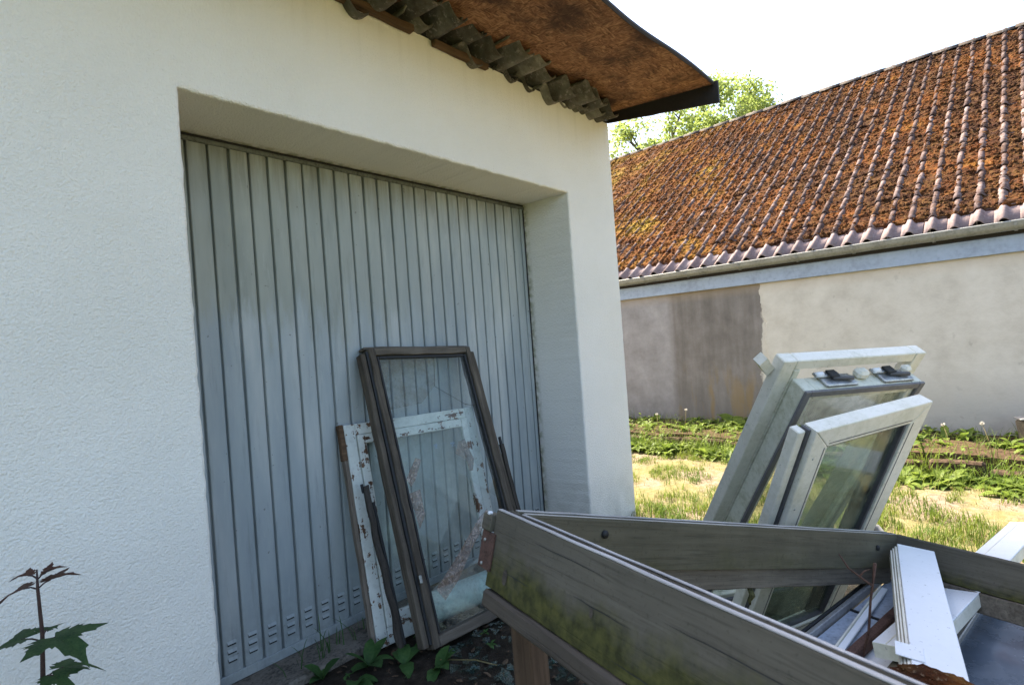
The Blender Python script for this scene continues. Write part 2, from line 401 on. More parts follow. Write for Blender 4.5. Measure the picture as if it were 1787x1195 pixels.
# ================================================================== GROUND
def axis_vals(lo, hi, dlo, dhi, step):
    a = [];  x = dlo
    while x < dhi: a.append(x); x += step
    a.append(dhi); s = step; x = dhi
    while x < hi: s *= 1.45; x += s; a.append(min(x, hi))
    s = step; x = dlo; b = []
    while x > lo: s *= 1.45; x -= s; b.append(max(x, lo))
    return b[::-1] + a
gx = axis_vals(-150, 220, -1.5, 8.2, .11); gy = axis_vals(-150, 220, -3.6, 3.2, .11)
def gz(x, y):
    k = 1 if (-2 < x < 9 and -4 < y < 4) else 0
    return -.012 + k*(.030*noise.noise(Vector((x*1.1, y*1.1, 3))) + .014*noise.noise(Vector((x*5, y*5, 1))))
v = [(x, y, gz(x, y)) for y in gy for x in gx]
nx = len(gx)
f = [(j*nx+i, j*nx+i+1, (j+1)*nx+i+1, (j+1)*nx+i) for j in range(len(gy)-1) for i in range(nx-1)]
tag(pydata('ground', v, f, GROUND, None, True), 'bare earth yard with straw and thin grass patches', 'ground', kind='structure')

# ================================================================== GARAGE
WT, WX, RD = 3.42, 3.417, .45          # wall top, right corner, reveal depth
OX, OZ = 2.728, 2.716                  # opening width / height
gar = empty('garage', T(0, 0, 0), 'white roughcast garage with a recessed ribbed metal door', 'garage')
def jn(x, z, a=.0045): return a*noise.noise(Vector((x*14, 5, z*14))) + a*.8*noise.noise(Vector((x*45, 2, z*45)))
path = []
st = .03
n = int(OZ/st)
for i in range(n+1): path.append((0, OZ*i/n, 'L'))
n = int(OX/st)
for i in range(n+1): path.append((OX*i/n, OZ, 'T'))
n = int(OZ/st)
for i in range(n+1): path.append((OX, OZ*(1-i/n), 'Rr'))
V, F = [], []
LX = -4.2
rows = []
for (x, z, s) in path:
    nx_, nz_ = {'L': (1, 0), 'T': (0, -1), 'Rr': (-1, 0)}[s]
    j = jn(x, z)
    if (x, z) in ((0, OZ), (OX, OZ)): j = 0
    ox, oz = {'L': (LX, z), 'T': (x, WT), 'Rr': (WX - .006 + jn(9, z, .003), z)}[s]
    cx, cz = x + nx_*j, z + nz_*j
    ring = [(ox, 0, oz), (cx - nx_*.012, 0, cz - nz_*.012), (cx - nx_*.004, .004, cz - nz_*.004), (cx, .012, cz), (x, RD+.05, z)]
    if s == 'Rr': ring = [(WX, .35, z), (WX, .008, z)] + ring
    else: ring = [ring[0], ring[0]] + ring
    rows.append(ring)
for r in rows: V += r
k = 7
for i in range(len(rows)-1):
    if path[i][2] != path[i+1][2]: continue
    for q in range(k-1):
        if path[i][2] != 'Rr' and q < 2: continue
        F.append((i*k+q, (i+1)*k+q, (i+1)*k+q+1, i*k+q+1))
b0 = len(V)
V += [(LX, 0, OZ), (LX, 0, WT), (0, 0, WT), (-.012, 0, OZ), (OX, 0, WT), (WX-.006, 0, WT), (WX-.006, 0, OZ), (OX+.012, 0, OZ), (0, 0, OZ+.012), (OX, 0, OZ+.012),
      (WX, .008, WT), (WX, .008, OZ), (WX, .35, WT), (WX, .35, OZ)]
F += [(b0, b0+3, b0+8, b0+2, b0+1), (b0+4, b0+9, b0+7, b0+6, b0+5), (b0+5, b0+6, b0+11, b0+10), (b0+10, b0+11, b0+13, b0+12)]
for cx_, sg in ((0, -1), (OX, 1)):
    b2 = len(V); V += [(cx_ + sg*.012, 0, OZ), (cx_ + sg*.004, .004, OZ), (cx_, .012, OZ), (cx_, .004, OZ+.004), (cx_, 0, OZ+.012)]
    F.append(tuple(range(b2, b2+5)) if sg < 0 else tuple(range(b2, b2+5))[::-1])
# top, sides and back of the garage body
b1 = len(V)
V += [(WX, .35, 0), (WX, 5.5, 0), (WX, 5.5, WT), (WX, .35, WT), (LX, 5.5, 0), (LX, 5.5, WT), (LX, 0, 0), (LX, 0, WT)]
F += [(b1, b1+1, b1+2, b1+3), (b1+1, b1+4, b1+5, b1+2), (b1+4, b1+6, b1+7, b1+5)]
me = bpy.data.meshes.new('wall'); me.from_pydata(V, [], F); me.update()
bm = bmesh.new(); bm.from_mesh(me); bmesh.ops.remove_doubles(bm, verts=bm.verts, dist=1e-5); bmesh.ops.recalc_face_normals(bm, faces=bm.faces); bm.to_mesh(me); bm.free()
add('wall', me, gar, STUCCO)
box('sill', (-.02, OX+.02, .20, .62, -.06, .035), CONC, gar, .012, 40, .008)
# --- door
dr = bpy.data.objects.new('garage_door', None); C.objects.link(dr); dr.parent = gar; dr.location = (0, .45, 0)
tag(dr, 'grey green metal up and over door with vertical ribs and vent slots')
DX0, PW, NP = -.027, .1, 27
def panel_mesh(seed=0):
    prof = [(0, .024), (.003, .024), (.005, .003), (.008, 0), (.080, 0), (.092, .004), (.0965, .024), (PW-.0003, .024)]
    zs = [.085 + 2.59*i/16 for i in range(17)]
    V, F, mi = [], [], []
    for z in zs: V += [(x, y + .0022*noise.noise(Vector((x*12, z*2.3, seed))) + .0012*noise.noise(Vector((x*30, z*9, seed))), z) for x, y in prof]
    n = len(prof)
    for r_ in range(16):
        for i in range(n-1): F.append((r_*n+i, r_*n+i+1, (r_+1)*n+i+1, (r_+1)*n+i)); mi.append(0)
    for z in (.148, .188, .228):           # pressed vent louvres
        b = len(V); x0, x1 = .024, .068
        V += [(x0, -.001, z+.014), (x1, -.001, z+.014), (x1-.002, -.0085, z), (x0+.002, -.0085, z), (x1-.002, .0, z-.0005), (x0+.002, .0, z-.0005), (x1, -.001, z), (x0, -.001, z)]
        F += [(b+3, b+2, b+1, b), (b+5, b+4, b+2, b+3), (b+2, b+6, b+1), (b+3, b, b+7)]; mi += [0, 1, 0, 0]
        b = len(V); V += [(x0+.002, -.0012, z-.0105), (x1-.002, -.0012, z-.0105), (x1-.002, -.0012, z-.0002), (x0+.002, -.0012, z-.0002)]
        F.append((b, b+1, b+2, b+3)); mi.append(1)
    me = bpy.data.meshes.new('panel'); me.from_pydata(V, [], F); me.update()
    for p, m_ in zip(me.polygons, mi): p.material_index = m_
    me.materials.append(DOOR); me.materials.append(SLOT); return me
pms = [panel_mesh(k*7.3) for k in range(6)]
for i in range(NP):
    o = add('panel', pms[(i*5+i//6) % 6], dr); o.location = (DX0 + i*PW, 0, 0)
    o.rotation_euler = (U(-.0008, .0008), U(-.0006, .0006), U(-.012, .012))
box('bottom_rail', (-.03, 2.735, -.006, .03, .036, .084), DOOR, dr, .003)
box('top_rail', (-.03, 2.735, -.004, .03, 2.676, 2.700), DOORR, dr, .003)
box('top_seal', (-.03, 2.735, .006, .05, 2.701, 2.7155), SEAL, dr, 0)
box('side_seal', (2.700, 2.7275, .004, .05, .036, 2.675), SEAL, dr, 0)
box('edge_angle', (2.668, 2.699, -.006, .03, .085, 2.675), DOOR, dr, .002)
for z in (1.83, 1.63, .55): box('bolt', (2.676, 2.690, -.016, -.006, z, z+.014), METAL, dr, .004)
box('backing', (-.03, 2.735, .034, .045, .036, 2.7), SLOT, dr, 0)

# --- eave: pantile ends, batten, OSB canopy
rf = bpy.data.objects.new('roof', None); C.objects.link(rf); rf.parent = gar; tag(rf, 'tiled eave under a sagging stained board canopy')
def pantile(Wd=.235, Ln=.40, th=.016, h=.055, seg=14):
    """S shaped tile, x across, y from head (0) to tail (-Ln), z up"""
    prof = []
    for i in range(seg+1):
        t = i/seg; x = t*Wd
        z = h*math.sin(2*math.pi*(t*.98+.02))*(1.0 if t < .5 else .62)
        prof.append((x, z))
    V, F = [], []
    for y in (0, -Ln*.5, -Ln):
        for x, z in prof: V.append((x, y, z))
    for y in (0, -Ln*.5, -Ln):
        for x, z in prof: V.append((x, y, z - th))
    n = seg+1
    for r in (0, 1):
        for i in range(seg):
            F.append((r*n+i, (r+1)*n+i, (r+1)*n+i+1, r*n+i+1)); b = 3*n
            F.append((b+r*n+i, b+r*n+i+1, b+(r+1)*n+i+1, b+(r+1)*n+i))
    for i in range(seg): F.append((2*n+i, 5*n+i, 5*n+i+1, 2*n+i+1))
    for r in (0, 1):
        F.append((r*n, 3*n+r*n, 3*n+(r+1)*n, (r+1)*n)); F.append((r*n+n-1, (r+1)*n+n-1, 3*n+(r+1)*n+n-1, 3*n+r*n+n-1))
    me = bpy.data.meshes.new('roof_tile'); me.from_pydata(V, [], F); me.update()
    for p in me.polygons: p.use_smooth = True
    me.materials.append(TILEG); return me
pt = pantile()
random.seed(11)
for row, (yt, z0, tilt) in enumerate(((-.20, 3.455, .10), (-.055, 3.425, .13))):
    x = -1.2 + row*.06
    while x < 3.26:
        if not (row == 1 and random.random() < .25):
            o = add('roof_tile', pt, rf)
            o.location = (x, yt + .40 + U(-.07, .05), z0 + U(-.014, .014) + .022)
            o.rotation_euler = (tilt*.55 + U(-.05, .05), U(-.18, .18), U(-.09, .09)); s = U(.93, 1.05); o.scale = (s, 1, U(.9, 1.1))
        x += .205 + U(-.012, .012)
def slab(name, p, th, mat, parent):
    """p: grid rows of (x,y,z) lower points, extruded up"""
    r, c = len(p), len(p[0]); V = [q for row in p for q in row] + [(q[0], q[1], q[2]+th) for row in p for q in row]; n = r*c; F = []
    for j in range(r-1):
        for i in range(c-1):
            a = j*c+i; F.append((a, a+c, a+c+1, a+1)); F.append((n+a, n+a+1, n+a+c+1, n+a+c))
    for i in range(c-1):
        F.append((i, i+1, n+i+1, n+i)); a = (r-1)*c+i; F.append((a+1, a, n+a, n+a+1))
    for j in range(r-1):
        a = j*c; F.append((a+c, a, n+a, n+a+c)); a = j*c+c-1; F.append((a, a+c, n+a+c, n+a))
    return pydata(name, V, F, mat, parent)
def canopy_z(x, y):
    sag = .008*math.sin(x*2.3+.6) + .004*math.sin(x*5.1)
    return 3.515 + .085*y + sag*(-y/.93)
xs = [-1.6 + (3.425+1.6)*i/40 for i in range(41)]
def front(x): return -.915 - .010*math.sin(x*2.1) - .006*math.sin(x*4.7)
slab('soffit_board', [[(x, .0 + t*front(x), canopy_z(x, t*front(x))) for x in xs] for t in [i/8 for i in range(9)]], .018, OSB, rf)
# bitumen covering lapped over the front edge and along the verge
E_ = [[(x, front(x)-.004, canopy_z(x, front(x))-.010-.010*noise.noise(Vector((x*4, 0, 0)))) for x in xs], [(x, front(x)-.012, canopy_z(x, front(x))+.004) for x in xs],
      [(x, front(x)-.006, canopy_z(x, front(x))+.024) for x in xs], [(x, front(x)+.09, canopy_z(x, front(x))+.028) for x in xs]]
V = [q for row in E_ for q in row]; nn_ = len(xs); F = [(j*nn_+i, j*nn_+i+1, (j+1)*nn_+i+1, (j+1)*nn_+i) for j in range(3) for i in range(nn_-1)]
o = pydata('bitumen_edge', V, F, BITU, rf); md = o.modifiers.new('t', 'SOLIDIFY'); md.thickness = .008
V, F = [], []
ys = [.02 - .975*i/14 for i in range(15)]
for y in ys:
    t = (.02-y)/.975
    zt, zb = canopy_z(3.42, y) + .02, 3.437 - .145*t + .006*noise.noise(Vector((0, y*9, 0)))
    for x in (3.4255, 3.449): V += [(x, y, zb), (x, y, zt)]
for i in range(14):
    a, b = i*4, i*4+4
    F += [(a, b, b+1, a+1), (a+2, a+3, b+3, b+2), (a, a+2, b+2, b), (a+1, b+1, b+3, a+3)]
F += [(0, 1, 3, 2), (56, 58, 59, 57)]
pydata('verge_board', V, F, BITU, rf)
box('batten', (1.40, 1.86, -.045, -.004, 3.375, 3.412), BATTX, rf, .004, 14, .006)
box('batten', (.72, 1.24, -.050, -.004, 3.385, 3.425), BATTX, rf, .004, 12, .006)
box('wall_plate', (-1.6, 3.40, -.003, .30, 3.421, 3.44), SEAL, rf, 0)
# main roof surface behind the canopy
slab('roof_deck', [[(x, y, 3.555 + max(0, y)*.36) for x in (LX-.2, 3.46)] for y in (-.05, 2.8)], .05, BITU, rf)
slab('roof_deck', [[(x, y, 3.555 + max(0, 5.6-y)*.36) for x in (LX-.2, 3.46)] for y in (2.8, 5.75)], .05, BITU, rf)

# ================================================================== OUTBUILDING
ob = empty('outbuilding', T(7.848, 2.509, 0, R(87.039)), 'long low outbuilding with patched render and mossy tiled roof', 'building')
X0, X1 = -9.0, 7.6
V = [(X0, 0, -.1), (X1, 0, -.1), (X1, 0, 2.56), (X0, 0, 2.56), (X0, -11.2, -.1), (X1, -11.2, -.1), (X1, -11.2, 2.4), (X0, -11.2, 2.4), (X0, -5.6, 6.45), (X1, -5.6, 6.45)]
pydata('wall', V, [(0, 3, 2, 1), (1, 2, 9, 6, 5), (0, 4, 7, 8, 3), (4, 5, 6, 7)], FARWALL, ob)
V, F = [], []
NZ = 90
for i in range(NZ+1):
    z = -.08 + 2.268*i/NZ
    xe = -2.40 + .06*(z-1.6) - .10*max(0, .55-z) + .05*noise.noise(Vector((0, z*2.2, 3))) + .03*noise.noise(Vector((0, z*9, 5))) + .014*noise.noise(Vector((0, z*30, 7)))
    V += [(X0, .0135, z), (xe-.004, .0135, z), (xe+.004, .009, z), (xe+.006, .0, z)]
for i in range(NZ):
    for k in range(3): F.append((i*4+k, i*4+4+k, i*4+5+k, i*4+1+k))
pydata('plaster_coat', V, F, COAT, ob)
box('fascia', (X0, X1, .004, .05, 2.19, 2.385), FASCIA, ob, .004)
box('eave_board', (X0, X1, .004, .062, 2.387, 2.535), BITU, ob, 0)
# gutter: half round with a rolled lip
prof = [(.205, 2.528), (.214, 2.520), (.208, 2.508)]
for i in range(9):
    a = math.pi*i/8; prof.append((.135 + .070*math.cos(a), 2.500 - .078*math.sin(a)))
prof += [(.065, 2.53)]
xs2 = [X0 + (X1-X0)*i/30 for i in range(31)]
V = [(x, y, z + .004*noise.noise(Vector((x*.8, 0, 0)))) for x in xs2 for y, z in prof]; n = len(prof)
gut = pydata('gutter', V, [(i*n+j, (i+1)*n+j, (i+1)*n+j+1, i*n+j+1) for i in range(30) for j in range(n-1)], GUTTER, ob, True)
md = gut.modifiers.new('t', 'SOLIDIFY'); md.thickness = .004
for i in range(19):
    x = -7.6 + .78*i + U(-.06, .06)
    pr = [(.135 + .076*math.cos(math.pi*k/8), 2.500 - .084*math.sin(math.pi*k/8)) for k in range(9)]
    V = [(x+dx, y, z) for dx in (0, .028) for y, z in pr]
    o = pydata('gutter_bracket', V, [(k, k+1, 9+k+1, 9+k) for k in range(8)], GUTTER, ob); md = o.modifiers.new('t', 'SOLIDIFY'); md.thickness = .004
# roof frame: t=0 at eave (y=.15,z=2.5375), slope 36 deg
SL = R(36); ROOF = Matrix.Translation((-2.2468, .15, 2.520)) @ Matrix.Rotation(math.pi, 4, 'Z') @ Matrix.Rotation(SL, 4, 'X')
# local roof axes after rotation: x -> -x of building, y -> up the slope, z -> normal
orf = bpy.data.objects.new('roof', None); C.objects.link(orf); orf.parent = ob; orf.matrix_local = ROOF; tag(orf, 'moss covered brown tiled roof')
RL = 6.93
box('roof_deck', (-9.7, 6.6, .02, RL, -.09, -.045), BITU, orf, 0)
PIT, GA = .2168, .335
def rtile(th=.013, rag=0):
    pr = [(0, 0), (.030, .004), (.042, .020), (.056, .042), (.074, .053), (.094, .053), (.110, .042), (.126, .020), (.138, .004), (.218, 0)]
    V, F = [], []
    for y, lift in ((-.0, .022), (.40, .0)):
        for x, z in pr: V.append((x, y + (rag*.012*math.sin(x*60) if y == 0 else 0), z+lift))
    for x, z in pr: V.append((x, 0.0, z+.022-th))
    n = len(pr)
    for i in range(n-1):
        F.append((i, i+1, n+i+1, n+i)); F.append((2*n+i, 2*n+i+1, i+1, i))
    F.append((0, n, 2*n)); F.append((n-1, 3*n-1, 2*n-1))
    return V, F
tv, tf = rtile()
def mk_tile(mat):
    me = bpy.data.meshes.new('roof_tile'); me.from_pydata(tv, [], tf); me.update()
    for p in me.polygons: p.use_smooth = True
    me.materials.append(mat); return me
TM, TMC = mk_tile(TILE), mk_tile(TILEC)
random.seed(5)
cols = range(-30, 44); nrow = 21
# roof-local x = -(building x); the frame shows roof-local x from about -6.2 to 3.3
spots = []
camb = ob.matrix_world.inverted() @ Vector(cam.location); camr = ROOF.inverted() @ camb
for c in cols:
    for r in range(nrow):
        x = 1.77 - .085 - PIT*c; y = -.01 + r*GA
        if x < -9.6 or x > 6.4: continue
        vis = -6.0 < x < 3.25
        spots.append((0 if vis else 1, (Vector((x, y, 0)) - camr).length, x, y, r))
spots.sort()
JV, JF = [], []
for i, (_, _, x, y, r) in enumerate(spots):
    loc = Vector((x + U(-.008, .008), y + U(-.022, .022), U(-.006, .008))); rot = Matrix.Rotation(U(-.03, .03), 4, 'Z') @ Matrix.Rotation(U(-.04, .04), 4, 'Y') @ Matrix.Rotation(U(-.012, .012), 4, 'X')
    m4 = Matrix.Translation(loc) @ rot
    if i < 300:
        o = add('roof_tile', TMC if r == 0 else TM, orf); o.matrix_local = m4
    else:
        b = len(JV); JV += [m4 @ Vector(q) for q in tv]; JF += [tuple(b+k for k in fc) for fc in tf]
o = pydata('distant_roof_tiles', JV, JF, TILE, orf, True); tag(o, kind='stuff')
# eave tiles of the far columns are clean too
# ridge caps
for i in range(38):
    x = -8.6 + .40*i
    V, F = [], []
    for k, xx in enumerate((0, .43)):
        for j in range(9):
            a = math.pi*j/8; rr = .115 + (.012 if k == 0 else 0)
            V.append((xx, rr*1.15*math.cos(a), rr*math.sin(a)*.75))
    F = [(j, j+1, 9+j+1, 9+j) for j in range(8)] + [tuple(range(9))[::-1], tuple(range(9, 18))]
    o = pydata('ridge_tile', V, F, RIDGE, orf, True); o.matrix_local = Matrix.Translation((x, RL-.03, .0+U(-.01, .012))) @ Matrix.Rotation(-SL, 4, 'X') @ Matrix.Rotation(U(-.02, .02), 4, 'Z')
# moss: a lumpy sheet filling the pans, breaking over the rolls, plus loose clumps
def hump(x):
    u = (x - (1.77-.085)) % PIT
    pr = [(0, 0), (.030, .004), (.042, .020), (.056, .042), (.074, .053), (.094, .053), (.110, .042), (.126, .020), (.138, .004), (.218, 0)]
    for (a, za), (b, zb) in zip(pr, pr[1:]):
        if u <= b: return za + (zb-za)*(u-a)/(b-a)
    return 0
def moss_h(x, y):
    h = .036 + .022*noise.noise(Vector((x*1.3, y*1.3, 4))) + .018*noise.noise(Vector((x*9, y*9, 0))) + .013*noise.noise(Vector((x*24, y*24, 7)))
    h += .014*noise.noise(Vector((x*3, y*3, 2)))
    h += .032*max(0, min(1, (-x-.5)/4))
    if y < .36: h -= (.36-y)*.9
    return h
sx, sy = .036, .036
nxm, nym = int(9.7/sx), int((RL-.30)/sy)
V = []; 
for j in range(nym+1):
    for i in range(nxm+1):
        x = -6.3 + i*sx; y = .30 + j*sy
        hh = moss_h(x, y); ph = hump(x)
        under = ((y+.01) % GA)/GA
        base = .022*(1-under)
        z = hh + base
        if ph > .008: z = min(max(z, ph + base - .014 + .026*max(0, min(1, (-x+.3)/3.5)) + .045*noise.noise(Vector((x*2.3, y*2.3, 17))) + .03*noise.noise(Vector((x*13, y*13, 9)))), ph + base + .014)
        V.append((x + U(-.007, .007), y + U(-.007, .007), z - .004))
k = nxm+1
F = [(j*k+i, j*k+i+1, (j+1)*k+i+1, (j+1)*k+i) for j in range(nym) for i in range(nxm)]
o = pydata('moss', V, F, MOSS, orf, False); tag(o, 'brown orange moss filling the roof tiles', kind='stuff')
ico = []
bm = bmesh.new(); bmesh.ops.create_icosphere(bm, subdivisions=1, radius=1); iv = [v.co.copy() for v in bm.verts]; i_f = [tuple(v.index for v in f.verts) for f in bm.faces]; bm.free()
V, F = [], []
for q in range(24000):
    x = U(-6.2, 3.3); y = .33 + (RL-.36)*random.random()
    ph = hump(x)
    keep = 1 if ph < .02 else .45
    if random.random() > keep: continue
    z = max(moss_h(x, y) if ph < .03 else 0, ph) + .022*(1-((y+.01) % GA)/GA)
    s = U(.008, .034)*(.8 if ph > .03 else 1); b = len(V); c0 = Vector((x, y, z - .002)); rr = Matrix.Rotation(U(0, 6), 3, 'Z')
    for p in iv:
        k2 = U(.6, 1.25); d = rr @ p; V.append(c0 + Vector((d.x*s*k2, d.y*s*k2, d.z*s*.75*k2)))
    F += [tuple(b+t for t in f_) for f_ in i_f]
o = pydata('moss_clumps', V, F, MOSS, orf, False); tag(o, 'loose lumps of dry moss on the tiles', kind='stuff')

# ================================================================== TREES
def tree(name, base, h, cr, rz, seed, nleaf, label, leaf=.16, clumps=70):
    random.seed(seed)
    t = empty(name, T(*base), label, 'tree', 'trees behind the outbuilding')
    V, F = [], []
    def limb(a, b, ra, rb):
        a, b = Vector(a), Vector(b); d = (b-a).normalized(); u = d.orthogonal().normalized(); w_ = d.cross(u); o = len(V)
        for i in range(4):
            tt = i/3; p = a.lerp(b, tt) + Vector((U(-1, 1), U(-1, 1), 0))*ra*.25*(0 < i < 3); r_ = ra + (rb-ra)*tt
            for k in range(7): an = 2*math.pi*k/7; V.append(p + (u*math.cos(an)+w_*math.sin(an))*r_)
        for i in range(3):
            for k in range(7): F.append((o+i*7+k, o+i*7+(k+1) % 7, o+(i+1)*7+(k+1) % 7, o+(i+1)*7+k))
    zc = h - rz
    limb((0, 0, 0), (0, 0, zc-rz*.4), .26, .17)
    tips = []
    for i in range(11):
        an = i*2.4 + U(-.3, .3); e = U(.2, 1.25)
        p = Vector((math.cos(an)*cr*U(.45, .8)*math.cos(e*.6), math.sin(an)*cr*U(.45, .8)*math.cos(e*.6), zc + rz*U(-.5, .8)))
        st_ = Vector((0, 0, zc - rz*U(.4, .8))); limb(st_, p, .10, .03); tips.append(p)
        for k in range(4):
            q = p + Vector((U(-1, 1)*cr*.35, U(-1, 1)*cr*.35, U(-.3, .6)*rz*.4)); limb(p.lerp(st_, U(0, .5)), q, .035, .012); tips.append(q)
    pydata('trunk', V, F, BARK, t, True)
    LV, LF = [], []
    cl = []
    for i in range(clumps):
        d = Vector((random.gauss(0, 1), random.gauss(0, 1), random.gauss(0, 1))).normalized(); r_ = U(.35, 1.0)**.6
        cl.append((Vector((d.x*cr*r_, d.y*cr*r_, zc + d.z*rz*r_)), U(.10, .26)*cr))
    cl += [(p, U(.12, .22)*cr) for p in tips]
    for i in range(nleaf):
        c0, s = random.choice(cl); d = Vector((random.gauss(0, .5), random.gauss(0, .5), random.gauss(0, .42)))*s
        p = c0 + d; a = Vector((U(-1, 1), U(-1, 1), U(-.7, .4))).normalized()*leaf*U(.6, 1.25); b = a.orthogonal().normalized()
        b = (Matrix.Rotation(U(0, 6.3), 3, a.normalized()) @ b)*leaf*U(.28, .45); o = len(LV)
        LV += [p, p+a*.5+b, p+a, p+a*.5-b]; LF.append((o, o+1, o+2, o+3))
    pydata('crown', LV, LF, CROWN, t)
    return t
tree('deciduous_tree', (26.4, 6.6, 0), 13.6, 2.5, 2.4, 3, 9500, 'taller light green tree rising behind the mossy roof', .17, 90)
tree('deciduous_tree', (24.2, 9.3, 0), 12.2, 2.6, 2.0, 8, 5200, 'sparse light green tree between garage eave and taller tree', .17, 46)

# ================================================================== RAISED BED AND VEGETATION
BW = ob.matrix_world
bed = empty('garden_bed', BW.copy(), 'low raised bed with edging blocks along the outbuilding wall', 'garden bed')
V, F = [], []
bx = [-8 + .2*i for i in range(61)]; by = [.002, .3, .6, .9, 1.25]
for y in by:
    for x in bx: V.append((x, y, .12 + .05*noise.noise(Vector((x*2, y*2, 0))) + .02*noise.noise(Vector((x*8, y*8, 0)))))
k = len(bx)
for x in bx: V.append((x, 1.26, -.05))
F = [(j*k+i, j*k+i+1, (j+1)*k+i+1, (j+1)*k+i) for j in range(len(by)) for i in range(k-1)]
pydata('soil', V, F, SOILM, bed)
x = -7.0; random.seed(21)
while x < 2.2:
    l = U(.42, .62)
    me = boxmesh('edging_block', (0, l-.015, 0, .11, -.06, .115+U(-.02, .02)), .02, 8, .014)
    o = add('edging_block', me, bed, STONE); yy = 1.30 if x > -3.4 else 1.62
    o.location = (x, yy + U(-.02, .02), U(-.02, .02)); o.rotation_euler = (U(-.05, .05), U(-.03, .03), U(-.03, .03)); x += l

def leaf_geo(V, F, base, direc, length, width, droop, curl=.2, seg=5, wave=0):
    """a bent leaf blade from base along direc, arching down"""
    d = Vector(direc).normalized(); side = d.cross(Vector((0, 0, 1)))
    if side.length < .05: side = Vector((1, 0, 0))
    side.normalize(); o = len(V); p = Vector(base)
    for i in range(seg+1):
        t = i/seg; wd = width*(math.sin(math.pi*min(1, t*.92+.08))**.8)*.5 if i < seg else .0015
        if wave: wd *= 1 + wave*(1 if i % 2 else -1)
        nrm = side.cross(d).normalized()
        V.append(p - side*wd + nrm*wd*curl); V.append(p.copy()); V.append(p + side*wd + nrm*wd*curl)
        d = (d + Vector((0, 0, -droop/seg))).normalized(); p = p + d*length/seg
    for i in range(seg):
        a = o+i*3; F.append((a, a+1, a+4, a+3)); F.append((a+1, a+2, a+5, a+4))
def grass_patch(name, n, fn, mat, hmin, hmax, label, wid=.006, seed=1, zf=gz):
    random.seed(seed); V, F = [], []
    c = 0; tries = 0
    while c < n and tries < n*30:
        tries += 1
        q = fn()
        if q is None: continue
        x, y, s = q; z = zf(x, y)
        h = U(hmin, hmax)*s; a = U(0, 6.28); b = U(.1, .9)*h; wx, wy = math.cos(a+1.57)*wid*.5, math.sin(a+1.57)*wid*.5; o = len(V)
        for t in (0, .45, .8):
            k = 1-t*.55; V.append((x+math.cos(a)*b*t*t - wx*k, y+math.sin(a)*b*t*t - wy*k, z+h*t*(1-.12*t))); V.append((x+math.cos(a)*b*t*t + wx*k, y+math.sin(a)*b*t*t + wy*k, z+h*t*(1-.12*t)))
        V.append((x+math.cos(a)*b, y+math.sin(a)*b, z+h*.86))
        F += [(o, o+1, o+3, o+2), (o+2, o+3, o+5, o+4), (o+4, o+5, o+6)]; c += 1
    return tag(pydata(name, V, F, mat), label, 'grass', kind='stuff')
def lawn(th):
    cen = [(U(3.15, 6.75), U(-3.3, 2.6), U(.03, .11)) for _ in range(1500)]
    def fn():
        if random.random() < .8:
            a, b, r_ = random.choice(cen); x, y = a + random.gauss(0, r_), b + random.gauss(0, r_)
        else: x, y = U(3.15, 6.75), U(-3.3, 2.6)
        n1 = noise.noise(Vector((x*1.6, y*1.6, 11))) + .6*noise.noise(Vector((x*5, y*5, 3)))
        near = max(0, (4.7-x))*.28
        if n1 + near < th: return None
        return x, y, .55 + .6*max(0, n1) + (.35 if x < 4.6 else 0)
    return fn
grass_patch('grass', 24000, lawn(.02), GRASS, .035, .12, 'tufts of sunlit yellow green grass on the dry yard', .006, 31)
grass_patch('dry_grass', 5000, lawn(-.25), STRAW, .02, .08, 'flattened dry straw and dead grass on the yard', .006, 32)
def edge_strip():
    xl = U(-6.2, 1.4); yl = 1.50 + random.gauss(0, .22) + (.28 if xl < -3.4 else 0)
    p = BW @ Vector((xl, yl, 0)); return p.x, p.y, U(.6, 1.3)
grass_patch('verge_grass', 7000, edge_strip, GRASS, .05, .20, 'longer grass growing against the bed edging', .008, 33)
def weed_mass(name, n, fn, mat, l0, l1, label, seed):
    random.seed(seed); V, F = [], []
    for i in range(n):
        p, s = fn()
        for k in range(random.randint(5, 9)):
            a = U(0, 6.28); L_ = U(l0, l1)*s
            leaf_geo(V, F, p, (math.cos(a), math.sin(a), U(.5, 1.8)), L_, L_*U(.28, .45), U(.8, 2.0), .25, 5, .12)
    return tag(pydata(name, V, F, mat), label, 'weeds', kind='stuff')
def front_weeds():
    xl = U(-3.2, 1.2) if random.random() < .6 else U(-6.4, -3.4)
    if noise.noise(Vector((xl*1.7, 0, 5))) < -.25: xl += .3
    p = BW @ Vector((xl, 1.62 + abs(random.gauss(0, .16)) + (.26 if xl < -3.4 else 0), 0)); return (p.x, p.y, 0), U(.6, 1.25)
weed_mass('leafy_weeds', 290, front_weeds, WEED, .09, .20, 'bright leafy weeds in front of the bed edging', 41)
def back_weeds():
    p = BW @ Vector((U(-6.6, 1.2), U(.06, 1.0), .13)); return tuple(p), U(.6, 1.2)
weed_mass('bed_weeds', 190, back_weeds, WEED, .09, .20, 'darker weeds growing in the bed by the wall', 42)
def bed_blades():
    p = BW @ Vector((U(-6.4, 1.4), U(.05, 1.9), 0)); return p.x, p.y, U(.5, 1.4)
grass_patch('bed_grass', 3200, bed_blades, GRASS, .10, .26, 'thin grass standing among the weeds in the bed', .006, 34, lambda x, y: .06)
random.seed(43)
V, F = [], []
